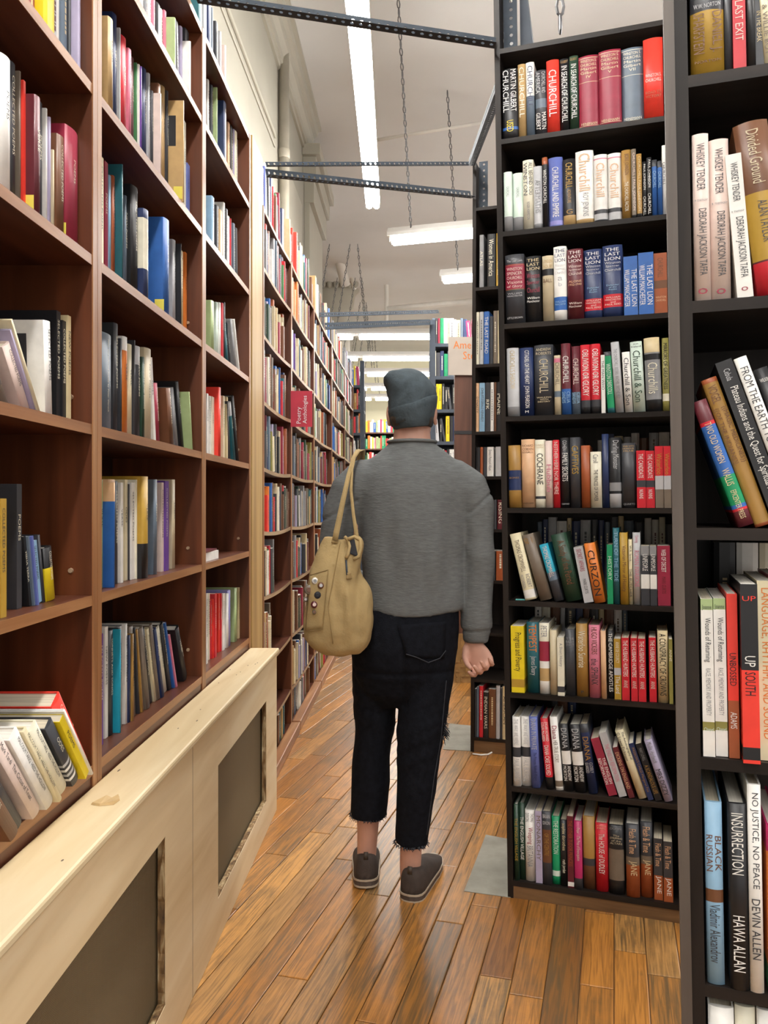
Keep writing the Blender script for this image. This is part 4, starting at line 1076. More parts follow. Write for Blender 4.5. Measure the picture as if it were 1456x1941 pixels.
for ((cu, cv, sc), zi, shelfname, row) in B_ROWS:
    z = BZ[zi] + TH + .0005; prev = .003
    for i, (x0, x1, yt, col, text, o) in enumerate(row):
        vt = cv + yt / sc; L = R(o.get('L', 0)); t0 = .006
        vf = HV - (z - EYE) * F / 1.0
        vm = vf if L else (vt + vf) / 2
        # undo the lean of the case before reading the position along its front
        def S(x): return CB.s_at(cu + x / sc - 0.0175 * (vm - HV), t0)
        s0, s1 = max(S(x0), prev + .0004), S(x1)
        wd = max(.010, (s1 - s0) * cos(L)); ht = (CB.z_at(s0 - .2 * sin(L), vt, t0) - z - wd * sin(L)) / cos(L)
        ht = min(max(ht, .12), (.280 - wd * sin(L)) / cos(L)); prev = s0 + wd / cos(L) - (.001 if L else 0)
        tc = text[0][1].replace('_', ' ') if text else None
        nm = size_word(wd, ht, col, tc, .228, .030)
        lab = '%s, %s from left on the %s at the right edge' % (nm, ORD[i], shelfname)
        if len(lab.split()) > 16: lab = '%s, %s on %s at right edge' % (nm, ORD[i], shelfname)
        make_book(lab, 'books on the %s at the right edge' % shelfname, CB.w(s0, t0 + .003 * ((i * 5) % 3) - o.get('f', 0), z), -ANG, wd, ht, min(.2, ht * .68), col,
                  tilt=L + CB.k, bands=o.get('b', ()), text=text, paper=bool(o.get('p')))

# ---- left brown bays; x is where each spine ends at its foot, y the height of its head, both read in the crop
Q1, Q2, Q3 = (0, 0, 3.64), (0, 500, 3.64), (0, 1000, 3.64)
Q5, Q6, Q7, Q8 = (360, 0, 4.853), (360, 380, 4.55), (360, 760, 4.55), (360, 1100, 4.55)
L_ROWS = [
 # bay, shelf, crop, books (x1, ytop, colour, options)
 (0, 4, Q1, [(120,-400,'sky',{}),(170,-380,'white',{}),(250,-330,'crimson',{}),(385,-330,'yellow',dict(w=.05,f=.012)),(400,-180,'silver',{}),(418,-120,'white',{}),(470,-230,'slate',{}),(492,-160,'charcoal',{}),(600,-150,'lilac',dict(w=.05,f=.012))]),
 (0, 3, Q1, [(90,435,'white',dict(w=.045,f=.02)),(120,462,'charcoal',{}),(140,500,'taupe',{}),(177,565,'scarlet',dict(p=1)),(288,690,'maroon',dict(w=.05,f=.015,st=1)),(305,728,'charcoal',{}),(322,755,'white',{}),(340,815,'lilac',{}),(362,1040,'beige',{}),(455,968,'brown',dict(w=.03,f=.02)),(578,950,'crimson',dict(w=.035,f=.02,st=1))]),
 (0, 2, Q2, [(20,640,'white',dict(L=34)),(90,640,'taupe',dict(L=34)),(235,480,'blush',dict(L=34)),(250,430,'lilac',dict(L=34)),(290,370,'cream',dict(L=34)),(375,380,'white',dict(L=3,f=.02,sd=(.25,.80,.50,.86,'charcoal'))),(418,335,'black',dict(p=1)),(456,400,'black',dict(p=1)),(490,365,'sand',dict(p=1))]),
 (0, 1, Q3, [(45,-200,'mustard',dict(p=1,f=.02)),(150,-300,'charcoal',dict(p=1)),(195,60,'black',dict(L=10,p=1,t='VISHA TERRA')),(215,60,'slate',dict(L=10,p=1)),(242,60,'periwinkle',dict(L=10,p=1)),(290,90,'sky',dict(L=10,p=1)),(318,50,'charcoal',dict(L=10)),(398,130,'black',dict(L=9,w=.035,bb=[(0,.62,'yellow')]))]),
 (0, 0, Q3, [(165,1560,'brown',dict(L=38,f=.06)),(190,1530,'charcoal',dict(L=38,f=.06)),(310,1420,'blush',dict(L=38,f=.06,t='Mark Tardi  The Circus of Trust')),(400,1390,'white',dict(L=38,f=.06,t='MALCOLM TARIQ  HEED THE HOLLOW')),(440,1370,'cream',dict(L=38,f=.06,t='MALCOLM TARIQ  HEED THE HOLLOW')),(490,1350,'ivory',dict(L=38,f=.06,t='MALCOLM TARIQ  HEED THE HOLLOW')),(570,1340,'charcoal',dict(L=38,f=.06,bb=[(.1,.14,'white'),(.18,.22,'silver'),(.26,.30,'white'),(.34,.38,'silver')])),(625,1310,'yellow',dict(L=38,f=.06,p=1)),(640,1250,'white',dict(L=38,f=.06)),(660,1150,'scarlet',dict(L=37,w=.055,f=.05))]),
 (1, 5, Q1, [(760,-200,'white',{}),(850,-150,'sky',{}),(945,-100,'white',dict(p=1)),(970,-60,'crimson',dict(p=1)),(990,-50,'white',dict(p=1)),(1020,-40,'grey',dict(p=1)),(1045,-30,'white',dict(p=1)),(1075,-10,'pink',dict(p=1)),(1112,60,'black',{}),(1128,50,'white',dict(p=1,L=2)),(1150,90,'pink',dict(p=1)),(1215,135,'pale_green',dict(f=.02,w=.04)),(1240,130,'black',dict(L=3)),(1262,200,'lilac',dict(p=1)),(1285,290,'white',dict(f=.02)),(1310,210,'charcoal',{}),(1322,220,'white',dict(p=1)),(1335,230,'navy',dict(p=1))]),
 (1, 4, Q1, [(790,160,'tan',dict(f=.03)),(815,128,'navy',{}),(832,200,'silver',dict(p=1)),(882,292,'red',dict(w=.035)),(912,358,'pink',{}),(932,420,'maroon',{}),(945,440,'green',{}),(960,450,'white',dict(p=1)),(978,465,'purple',{}),(1018,500,'navy',{}),(1040,520,'silver',{}),(1062,640,'charcoal',{}),(1098,650,'blush',dict(f=.015)),(1115,600,'brown',dict(w=.03,f=.02)),(1145,620,'tan',{}),(1165,640,'charcoal',{}),(1210,700,'tan',dict(f=.04,w=.04,st=1,sd=(.1,.6,.55,.85,'black'))),(1242,820,'cream',dict(p=1)),(1262,850,'charcoal',dict(p=1)),(1283,850,'ivory',dict(p=1)),(1310,1148,'periwinkle',dict(p=1))]),
 (1, 3, Q1, [(715,1095,'sand',dict(p=1)),(745,1130,'crimson',dict(p=1)),(770,1220,'sky',{}),(798,1225,'rust',{}),(828,1140,'teal',dict(f=.012)),(855,1330,'charcoal',{}),(880,1360,'slate',{}),(965,1320,'black',dict(w=.05,f=.01)),(1035,1470,'navy',dict(f=.02,bb=[(.35,.9,'ivory')])),(1180,1540,'blue',dict(w=.05,f=.035,st=1)),(1218,1670,'silver',{}),(1252,1685,'black',dict(f=.01)),(1275,1750,'sand',{}),(1290,1750,'orange',dict(p=1)),(1305,1745,'ivory',dict(p=1)),(1335,1755,'slate',{}),(1362,1830,'taupe',{})]),
 (1, 2, Q2, [(705,365,'pale_green',{}),(785,505,'slate',dict(w=.045,f=.012,t='New and Selected Poems by Peter Viereck')),(822,422,'charcoal',{}),(845,520,'charcoal',{}),(888,515,'orange',dict(bb=[(.86,1,'white')])),(918,565,'cream',{}),(932,530,'charcoal',{}),(975,580,'charcoal',dict(bb=[(.8,1,'silver')])),(1003,650,'dark_green',{}),(1055,600,'beige',dict(f=.015)),(1078,640,'white',dict(p=1,L=8)),(1112,810,'crimson',dict(L=8)),(1210,840,'brown',dict(L=12,w=.035,f=.01)),(1240,840,'grey',dict(L=16)),(1278,800,'black',dict(L=16)),(1330,880,'pale_green',dict(L=12,f=.02))]),
 (1, 1, Q3, [(720,-330,'pale_green',{}),(765,-310,'blue',dict(w=.03,f=.035,bb=[(.82,1,'peach')])),(808,-330,'peach',dict(f=.02)),(822,-320,'charcoal',{}),(850,-310,'white',dict(p=1)),(880,-330,'cream',dict(p=1)),(892,-300,'charcoal',{}),(930,-310,'white',dict(p=1)),(944,-330,'ivory',dict(p=1)),(1035,-350,'orange',dict(w=.045,f=.03,bb=[(0,.34,'black'),(.34,1,'mustard')])),(1092,-330,'slate',dict(f=.015)),(1130,-310,'blush',dict(p=1)),(1165,-320,'purple',dict(p=1)),(1215,-330,'beige',dict(f=.01))]),
 (1, 0, Q3, [(712,730,'purple',dict(p=1)),(745,680,'white',dict(p=1)),(790,700,'charcoal',dict(w=.035)),(820,700,'cyan',dict(f=.01)),(838,690,'charcoal',{}),(858,670,'grey',{}),(882,660,'white',{}),(905,740,'navy',{}),(928,730,'gold',{}),(945,680,'taupe',dict(L=5)),(968,690,'charcoal',dict(L=8)),(992,700,'gold',dict(L=11)),(1045,680,'taupe',dict(L=14)),(1062,690,'black',dict(L=17)),(1085,690,'cream',dict(L=17)),(1112,660,'taupe',dict(L=17)),(1140,690,'navy',dict(L=19)),(1160,680,'ivory',dict(L=19)),(1192,650,'black',dict(L=21)),(1210,650,'blue',dict(L=23,p=1)),(1226,740,'pink',dict(L=23,p=1)),(1298,680,'black',dict(L=26,f=.015,w=.03)),(1316,760,'charcoal',dict(L=28)),(1336,840,'crimson',dict(L=32,p=1))]),
 (2, 5, Q5, [(150,480,'charcoal',{}),(180,520,'white',dict(p=1)),(215,640,'charcoal',dict(p=1)),(248,800,'pale_green',dict(f=.01)),(340,960,'navy',dict(w=.04,f=.01,bb=[(.85,1,'white')])),(372,910,'peach',{}),(398,1040,'black',{}),(412,1080,'lilac',dict(p=1)),(438,1180,'cream',dict(p=1)),(470,1230,'white',dict(p=1)),(498,1300,'charcoal',{}),(515,1365,'green',{}),(535,1400,'charcoal',{})]),
 (2, 4, Q6, [(215,-10,'sky',dict(w=.05,f=.03)),(250,60,'charcoal',{}),(285,110,'tan',{}),(305,30,'white',{}),(330,90,'black',{}),(345,150,'white',{}),(358,160,'red',dict(bb=[(.6,1,'blush')])),(395,190,'slate',dict(L=2)),(418,230,'charcoal',dict(L=4))]),
 (2, 3, Q6, [(215,880,'green',dict(w=.05,f=.02,bb=[(0,1,'pale_green')])),(250,890,'mint',{}),(272,890,'white',{}),(290,890,'red',dict(p=1)),(308,885,'black',{}),(345,1040,'teal',dict(L=18)),(362,1040,'charcoal',dict(L=18)),(415,1010,'grey',dict(L=26,f=.01)),(438,1020,'white',dict(L=26,p=1))]),
 (2, 2, Q7, [(160,-60,'white',dict(p=1)),(180,-40,'white',dict(p=1)),(210,-30,'ivory',dict(p=1)),(272,-110,'scarlet',dict(w=.035,f=.015,t='THE LAWS')),(300,-40,'cream',dict(p=1)),(328,-30,'sand',dict(p=1)),(352,0,'charcoal',dict(L=10)),(402,0,'teal',dict(L=20,bb=[(.78,1,'silver')])),(430,-50,'black',dict(L=20)),(442,460,'ivory',dict(L=10,p=1)),(485,100,'crimson',dict(L=20,bb=[(.82,1,'blush')])),(497,70,'white',dict(L=20)),(502,200,'green',dict(p=1))]),
 (2, 0, Q8, [(155,110,'white',dict(p=1)),(172,110,'ivory',dict(p=1)),(190,170,'red',dict(p=1)),(206,160,'scarlet',dict(p=1)),(232,110,'red',dict(p=1)),(258,110,'scarlet',dict(p=1)),(276,110,'red',dict(p=1)),(300,110,'white',dict(p=1)),(340,110,'white',dict(w=.03)),(358,80,'lavender',dict(f=.01)),(412,60,'pale_green',dict(w=.035,f=.01)),(432,60,'sand',dict(p=1)),(448,80,'charcoal',{})]),
]
FAR0 = []
BAYN = ('nearest brown bay', 'middle brown bay', 'brown bay by pine plank')
SHN = ('lowest shelf', 'second shelf from the bottom', 'third shelf from the bottom', 'fourth shelf from the bottom', 'fifth shelf from the bottom', 'sixth shelf from the bottom')
for (bay, zi, (cu, cv, sc), row) in L_ROWS:
    z = LZ[zi] + LT + .0005; y0, y1 = BAYS[bay]; prev = None; pl = 0.0
    zn = (LZ + [LTOP])[zi + 1]
    for i, (x1, yt, col, o) in enumerate(row):
        f = o.get('f', 0.0); L = R(o.get('L', 0)); setb = .035 - f + .004 * ((i * 3) % 4)
        X = -(XA - setb)
        def Yof(x): return F * X / (HU - (cu + x / sc))
        e = min(Yof(x1), y1 - .002)
        if prev is None: prev = max(y0 + .003, e - .035)
        if i and L > pl: prev += .12 * (math.tan(L) - math.tan(pl)); e = min(max(e, prev + .009), y1 - .003)
        pl = L
        wmax = o.get('w', .028 if not o.get('p') else .018)
        s0 = max(prev + .0004, e - wmax / max(.6, cos(L)))
        if i and s0 - prev < .03 and not L: s0 = prev + .0004 if e - prev < wmax * 1.9 else s0
        wd = max(.006, (e - s0) * cos(L)); prev = s0 + wd / cos(L)
        if prev > y1 - .001: continue
        vt = cv + yt / sc
        yh = s0 - .2 * sin(L) if L else s0 + wd
        ht = EYE + (HV - vt) * yh / F - z
        ht = (ht - wd * sin(L)) / max(.6, cos(L)); lim = (zn - z - .008 - wd * sin(L)) / cos(L); ht = min(max(ht, .10), lim)
        d = min(LDEP - setb - .012, max(.15, ht * .78))
        tcol = 'ivory' if col in ('black', 'charcoal', 'navy', 'maroon', 'crimson', 'brown', 'teal', 'red', 'scarlet', 'purple', 'dark_green', 'slate', 'blue', 'green') else 'charcoal'
        text = [('.08:.62:' + random.choice(('COLLECTED POEMS', 'NEW POEMS', 'VERSE', 'SELECTED POEMS', 'POEMS', 'ODES', 'SONNETS AND SONGS')), tcol)] if wd > .012 else []
        if o.get('t'): text = [('.06:.80:' + o['t'], tcol)]
        lab = '%s, %s from near end, %s, %s' % (size_word(wd, ht, col, None, .24, .022), ORD[i] if i < 20 else ('twenty-' + ORD[i - 20]), SHN[zi].replace('shelf from the bottom', 'shelf up'), BAYN[bay])
        if (bay, zi) in ((1, 5), (2, 5), (2, 4), (0, 4)):
            FAR0.append((Vector((-X, s0, z)), Vector((0, 1, 0)), Vector((-1, 0, 0)), wd, ht, d, col, L, None)); continue
        if len(lab.split()) > 16: lab = lab.replace(' book,', ',', 1)
        make_book(lab, 'books on the %s of the %s' % (SHN[zi], BAYN[bay]), (-X, s0, z), pi / 2, wd, ht, d, col, tilt=L, bands=o.get('bb', ()), text=text,
                  paper=bool(o.get('p')), sticker=bool(o.get('st')), side=o.get('sd'), cap=.0085)
# flat ones: two on the near-empty shelf of the third bay, one lying over the row in the middle bay
def flat_book(label, x, y, z, w, h, d, col, rz, group=None):
    return make_book(label, group, (x, y, z), 0, w, h, d, col, flat=(0, -pi / 2, rz), paper=True)
zb = LZ[1] + LT + .0006
flat_book('white book lying flat on the nearly empty shelf of the brown bay by pine plank', -.70, 2.775, zb, .030, .20, .15, 'white', pi / 2)
flat_book('dark glossy pamphlet lying on the white flat book in the brown bay', -.705, 2.77, zb + .0305, .006, .20, .14, 'maroon', pi / 2 + .06)
zb = LZ[1] + LT + .245
# books standing on the tops of the brown bays
FAR = []
for i, (y, h, wd, col) in enumerate(((2.575, .16, .035, 'teal'), (2.64, .14, .03, 'silver'), (2.70, .13, .03, 'navy'), (2.74, .12, .012, 'slate'), (2.80, .11, .02, 'charcoal'), (2.86, .11, .012, 'silver'), (2.93, .10, .012, 'blush'))):
    FAR.append((Vector((XA - .03, y, LTOP + LT + .0005)), Vector((0, 1, 0)), Vector((-1, 0, 0)), wd, h + .10, .17, col, 0, None))

# ---- the dark bookcase past the walker: books readable between the two
zc = [b + TH + .0005 for b in CZ]
C_ROWS = [
 (8, [(904,912,430,'grey'),(919,934,420,'black'),(936,942,418,'mustard'),(943,952,415,'charcoal')]),
 (7, [(898,904,568,'ivory'),(905,912,570,'silver'),(913,923,588,'blue'),(924,930,600,'charcoal'),(931,938,558,'taupe'),(939,948,552,'beige')]),
 (6, [(894,904,704,'peach'),(905,915,712,'sky'),(916,925,706,'charcoal'),(926,932,716,'white'),(933,936,716,'brown'),(937,948,718,'black')]),
 (5, [(895,906,850,'black'),(907,912,868,'rust'),(913,919,864,'charcoal'),(920,932,864,'white'),(936,948,858,'silver')]),
 (4, [(920,931,992,'silver'),(932,938,1000,'charcoal'),(940,952,984,'maroon')]),
 (3, [(900,910,1150,'slate'),(911,921,1180,'white'),(922,936,1182,'charcoal'),(938,954,1140,'rust')]),
 (1, [(893,899,1306,'charcoal'),(900,906,1302,'slate'),(907,914,1300,'red'),(915,924,1312,'black'),(925,938,1306,'brown'),(939,946,1296,'silver'),(947,950,1304,'charcoal'),(951,960,1290,'sand')]),
]
CT = {(8, 0): 'ATLAS', (8, 1): 'Women in America', (7, 2): 'THE LAST ROAD', (6, 0): 'DYNASTY', (6, 1): 'JOHN FITZGERALD KENNEDY', (6, 2): 'RFK', (6, 5): 'MAINE', (5, 3): "Emma's Postcard Album", (4, 2): 'RISING', (3, 2): 'Revolution', (1, 3): 'INDIAN WARS', (1, 7): 'AMERICAN'}
for (zi, row) in C_ROWS:
    z = zc[zi] if zi != 1 else CZ[0] + TH + .0005
    prev = .001
    for i, (u0, u1, vt, col) in enumerate(row):
        t0 = .01; s0, s1 = max(CC.s_at(u0 + 3, t0), prev + .0004), CC.s_at(u1 + 3, t0)
        wd = max(.010, s1 - s0); prev = s0 + wd; ht = min(.27 if zi not in (5, 6) else .25, max(.15, CC.z_at(s0, vt, t0) - z))
        if zi == 3: ht = min(ht, .24)
        tx = CT.get((zi, i)); tcol = 'ivory' if col in ('black', 'charcoal', 'brown', 'blue', 'maroon', 'grey', 'rust') else 'charcoal'
        FAR.append((CC.w(s0, t0, z), EX, EN, wd, ht, .17, col, CC.k, ('.10:.80:' + tx, tcol) if tx else None))

# ---- everything smaller and farther, in one piece
class Mass:
    def __init__(self): self.V, self.F, self.M, self.mats = [], [], [], []
    def add(self, P, ex, en, w, h, d, col, lean=0.0, text=None):
        if col not in self.mats: self.mats.append(col)
        if 'page' not in self.mats: self.mats.append('page')
        b = len(self.V); up = Vector((0, 0, 1)) * cos(lean) - ex * sin(lean); ax = ex * cos(lean) + Vector((0, 0, 1)) * sin(lean)
        t = min(.003, w * .12)
        for z in (0, h):
            for (x, y) in ((0, .003), (w * .25, 0), (w * .75, 0), (w, .003), (w, d), (0, d)): self.V.append(tuple(P + ax * x + en * y + up * z))
        for k in range(6):
            self.F.append((b + k, b + (k + 1) % 6, b + 6 + (k + 1) % 6, b + 6 + k)); self.M.append(self.mats.index(col if k != 4 else 'page'))
        self.F.append(tuple(b + k for k in range(6))[::-1]); self.M.append(self.mats.index(col))
        self.F.append(tuple(b + 6 + k for k in range(6))); self.M.append(self.mats.index('page'))
        # lettering, or a small block of it, on the spine
        if text:
            c2 = text[1]
            if c2 not in self.mats: self.mats.append(c2)
            V2, F2 = [], []; y0, y1, body = text[0].split(':', 2); y0, y1 = float(y0), float(y1)
            letter_box(V2, F2, body, w / 2, h * (1 - (y0 + y1) / 2), w * .62, h * (y1 - y0), True, lambda x: -.0006, (.5, 1.35))
            b = len(self.V); self.V += [tuple(P + ax * q[0] + en * q[1] + up * q[2]) for q in V2]
            self.F += [tuple(i + b for i in f) for f in F2]; self.M += [self.mats.index(c2)] * len(F2)
        elif w > .014 and rl.random() < .7:
            c2 = ('ivory' if rl.random() < .6 else 'sand') if sum(rgb(PAL[col])) < .8 else rl.choice(('charcoal', 'taupe', 'maroon'))
            if c2 not in self.mats: self.mats.append(c2)
            z = h * rl.uniform(.78, .92); zl = h * rl.uniform(.2, .5)
            while z > zl:
                l = rl.uniform(.003, .012); b = len(self.V)
                for (x, zz) in ((w * .40, z - l), (w * .62, z - l), (w * .62, z), (w * .40, z)): self.V.append(tuple(P + ax * x - en * .0005 + up * zz))
                self.F.append((b, b + 1, b + 2, b + 3)); self.M.append(self.mats.index(c2)); z -= l + .003
rl = random.Random(5)
rnd = random.Random(11)
MUTE = ['ivory', 'cream', 'beige', 'grey', 'beige', 'taupe', 'brown', 'olive', 'tan', 'slate', 'charcoal', 'slate', 'brown', 'maroon', 'navy', 'taupe', 'dark_green', 'white', 'rust', 'teal', 'black', 'crimson', 'sand', 'green', 'red', 'blue', 'charcoal', 'brown', 'grey', 'lilac']
BRIGHT = ['red', 'orange', 'yellow', 'emerald', 'scarlet', 'pink', 'white', 'ivory', 'blue', 'pale_green', 'magenta', 'mint']
DARKP = ['black', 'charcoal', 'charcoal', 'navy', 'slate', 'white', 'red', 'yellow', 'silver', 'black', 'ivory', 'gold', 'teal']
ms = Mass()
for q in FAR0 + FAR: ms.add(*q)
def fill(P, ex, en, length, z, hmax, pal, wr=(.014, .038), hr=(.19, .26), dep=(.15, .2), fullness=.92, set_=.02, leaners=.12, sag=0.0, preset=None):
    x = rnd.uniform(.004, .02); L = 0.0; end = length * rnd.uniform(fullness - .15, min(1, fullness + .06)) - .02; i = 0
    while x < end:
        w = rnd.uniform(*wr); h = min(hmax, rnd.uniform(*hr)); col = rnd.choice(pal)
        if preset and i < len(preset): col = preset[i]
        i += 1
        lean = R(rnd.uniform(3, 10)) if rnd.random() < leaners else 0
        if lean: x += h * sin(lean) * .35
        st = set_ + rnd.uniform(-.012, .012)
        sg = -sag * (1 - (2 * (x + w / 2) / length - 1) ** 2)
        if x + w > length - .004: break
        ms.add(P + ex * x + en * st + Vector((0, 0, z + sg)), ex, en, w, min(h, hmax / max(.9, cos(lean))), rnd.uniform(*dep), col, lean)
        x += w / cos(lean) + .0008
        if rnd.random() < .015: x += rnd.uniform(.03, .10)
YV, XV = Vector((0, 1, 0)), Vector((-1, 0, 0))
PRE = {(0, 9): ['maroon', 'ivory', 'white', 'periwinkle', 'white', 'charcoal', 'pink', 'charcoal', 'navy', 'brown'],
       (0, 8): ['rust', 'dark_green', 'charcoal', 'scarlet', 'maroon', 'navy', 'blush', 'silver', 'white'],
       (0, 7): ['periwinkle', 'ivory', 'ivory', 'dark_green', 'charcoal', 'dark_green', 'grey', 'lilac'],
       (0, 6): ['beige', 'charcoal', 'teal', 'crimson', 'blue', 'ivory', 'peach'],
       (1, 7): ['silver', 'blush', 'white', 'purple', 'purple', 'periwinkle', 'purple', 'rust'], (1, 8): ['tan', 'beige', 'ivory', 'orange', 'sand', 'orange', 'ivory', 'rust'],
       (1, 9): ['sand', 'maroon', 'scarlet', 'ivory', 'olive', 'brown', 'taupe', 'scarlet', 'brown'],
       (2, 6): ['blue', 'mustard', 'charcoal', 'ivory'], (0, 4): ['charcoal', 'crimson', 'scarlet', 'orange', 'orange', 'yellow']}
for i, (y0, y1) in enumerate(FB):
    for k, z in enumerate(FZ):
        top = (FZ + [3.2])[k + 1] - z - .018 - .014
        fl = .96 if k > 3 else .86
        if i == 0 and k in (1, 2, 3): fl = .45
        fill(Vector((XF, y0, 0)), YV, XV, y1 - y0, z + .0186, min(top, .262), MUTE, dep=(.13, .17), hr=(.17, .26), wr=(.014, .040), fullness=fl, sag=.012, set_=.012, preset=PRE.get((i, k)))
for k, z in enumerate(DZ):
    fill(Vector((.165, 6.9, 0)), Vector((1, 0, 0)), YV, .74, z + .0305, .23, DARKP if k < 8 else ['slate', 'pink', 'emerald', 'ivory', 'white', 'charcoal', 'silver', 'cream', 'navy', 'magenta', 'magenta', 'magenta'], fullness=1.0,
         preset=['slate', 'charcoal', 'crimson', 'emerald', 'white', 'beige', 'silver', 'white', 'sand', 'slate', 'navy', 'magenta', 'magenta', 'magenta'] if k == 9 else (['navy', 'yellow', 'yellow', 'black', 'black', 'charcoal'] if k == 7 else None))
for k, z in enumerate(EZ):
    fill(Vector((-.94, 9.5, 0)), Vector((1, 0, 0)), YV, .34, z + .0305, .25, DARKP + ['red', 'orange', 'sand'] if k < 9 else BRIGHT, fullness=1.0)
for k, z in enumerate((.05, .38, .71, 1.04, 1.37, 1.70, 2.02, 2.34, 2.66)):
    fill(Vector((-1.12, 15.0, 0)), Vector((1, 0, 0)), YV, 1.58, z + .0255, .26, BRIGHT, wr=(.02, .05), fullness=1.0, leaners=.03)
# second rows seen over the books inside the open-backed dark bookcases, and the tops
for zi, s0, s1, hh in ((4, .27, .52, .245), (3, .06, .50, .262), (2, .05, .36, .285 - .01), (1, .10, .18, .27)):
    x = s0
    while x < s1:
        wdt = rnd.uniform(.014, .034)
        ms.add(CA.w(x, .225 if hh < .27 else .20, AZ[zi] + TH + .001), EX, EN, wdt, min(.272, hh + rnd.uniform(-.02, .01)), .06, rnd.choice(['silver', 'white', 'charcoal', 'ivory', 'slate', 'brown', 'sand', 'navy'])); x += wdt + .002
x = .03
for col in ('black', 'white', 'ivory', 'cream', 'blue', 'crimson', 'white', 'white', 'slate'):
    ms.add(CB.w(x, .20, BZ[3] + TH + .001), EX, EN, .031, .278, .07, col); x += .033
x = .11
for col in ('charcoal', 'black', 'charcoal', 'beige', 'slate', 'black'):
    ms.add(CC.w(x, .03, CZ[9] + TH + .001), EX, EN, .03, .20, .15, col, -.2); x += .037
M_PAGEM = M_PAGEW
o = data_obj('shelved_books', ms.V, ms.F, [M_PAGEM if c == 'page' else cmat(c) for c in ms.mats], mi=ms.M)
o['kind'] = 'stuff'; o['label'] = 'rows of assorted books filling the farther shelves on both sides of the aisle'; o['category'] = 'books'
# ================================================================== the person walking away
PY = 2.52
def px(u, d=PY): return (u - HU) * d / F
def pzv(v, d=PY): return EYE + (HV - v) * d / F
M_SKIN = mat('skin', (.60, .33, .245), .5, .08, 14, bump=.05)
M_SWEAT = mat('grey_heather_fleece', (.140, .147, .146), .9, .15, 90, stretch=(.4, .4, 2.0), bump=.35, bscale=160, spec=.2)
M_JEAN = mat('black_denim', (.0065, .0072, .0105), .9, .35, 60, bump=.3, bscale=220, spec=.12)
M_JEANL = mat('black_denim_faded', (.028, .030, .038), .8, .3, 60)
M_BEAN = mat('slate_knit', (.064, .083, .095), .85, .16, 40, bump=.35, bscale=130, spec=.2)
M_SHOE = mat('brown_suede', (.048, .034, .027), .85, .18, 40, bump=.2)
M_SOLE = mat('brown_sole', (.07, .05, .04), .6, .1, 20)
M_WELT = mat('tan_welt', (.42, .34, .25), .6, .1, 20)
M_HAIR = mat('dark_hair', (.05, .035, .025), .6, .2, 80)
person = thing('person', 'person in grey sweatshirt, black cropped jeans and slate beanie walking away down the aisle', 'person', (0, PY, 0))
def local(vs): return [(v[0], v[1] - PY, v[2]) for v in vs]

# --- body: one continuous surface
HX, HZ, HYc = px(781), pzv(775), PY + .015
bm = bmesh.new()
turn = Matrix.Rotation(R(-14), 3, 'Z')
def hp(x, y, z): return Vector((HX, HYc, HZ)) + turn @ Vector((x, y, z))
ball(bm, hp(0, -.010, .02), (.068, .080, .088), 24, turn)             # skull
ball(bm, hp(0, .030, -.045), (.058, .062, .075), 20, turn)            # jaw and face
ball(bm, hp(0, .062, -.098), (.022, .018, .016), 12, turn)            # chin
tube(bm, [hp(0, .088, .005), hp(0, .108, -.038), hp(0, .096, -.048)], [.009, .014, .009], 10, ref=Vector((1, 0, 0)))  # nose
for sx in (-1, 1):
    ball(bm, hp(sx * .034, .070, .028), (.024, .014, .010), 10, turn)   # brow
    ball(bm, hp(sx * .040, .062, -.022), (.024, .020, .020), 10, turn)  # cheek
    ball(bm, hp(sx * .076, -.004, -.015), (.010, .020, .033), 14, turn) # ear
    ball(bm, hp(sx * .078, .004, -.043), (.008, .010, .012), 10, turn)  # ear lobe
ball(bm, hp(0, .086, -.066), (.024, .010, .006), 10, turn); ball(bm, hp(0, .084, -.077), (.021, .010, .007), 10, turn)  # lips
NX = px(781)
zloft(bm, [(1.36, NX, PY + .00, .075, .055), (1.45, NX, PY - .005, .070, .058), (1.49, NX, PY - .002, .061, .058), (1.53, NX, PY + .004, .059, .060), (1.58, NX, PY + .01, .060, .064)], 20)
zloft(bm, [(.86, -.012, PY, .13, .085), (.98, .0, PY, .125, .085), (1.15, .003, PY, .135, .09), (1.30, .003, PY, .15, .092), (1.38, .003, PY, .115, .07), (1.44, .003, PY, .06, .05)], 20)
tube(bm, [(-.10, PY, 1.35), (-.175, PY, 1.31), (-.235, PY + .015, 1.09), (-.205, PY + .20, 1.0), (-.17, PY + .245, .995)], [.045, .047, .042, .030, .024], 14)
RW = Vector((px(893), PY, pzv(1212)))
tube(bm, [(.10, PY, 1.35), (.165, PY, 1.31), (.214, PY, 1.08), (px(903), PY, .87), RW], [.045, .047, .042, .032, .027], 14)
DR, DL = 2.50, 2.575
def leg(rows, D, n=16):
    tube(bm, [Vector((px(u, D), D + dy, pzv(v, D))) for (u, v, r, dy) in rows], [r for (_, _, r, _) in rows], n)
leg([(810, 1190, .085, .02), (806, 1300, .075, .015), (797, 1380, .058, .0), (793, 1450, .054, .0), (786, 1540, .045, .005), (779, 1610, .036, .01), (778, 1650, .035, .02), (778, 1668, .034, .025)], DR)
leg([(722, 1190, .085, .02), (714, 1300, .075, .015), (710, 1380, .058, .0), (703, 1450, .054, .0), (698, 1520, .044, .005), (697, 1570, .036, .01), (695, 1612, .033, .02), (694, 1635, .032, .025)], DL)
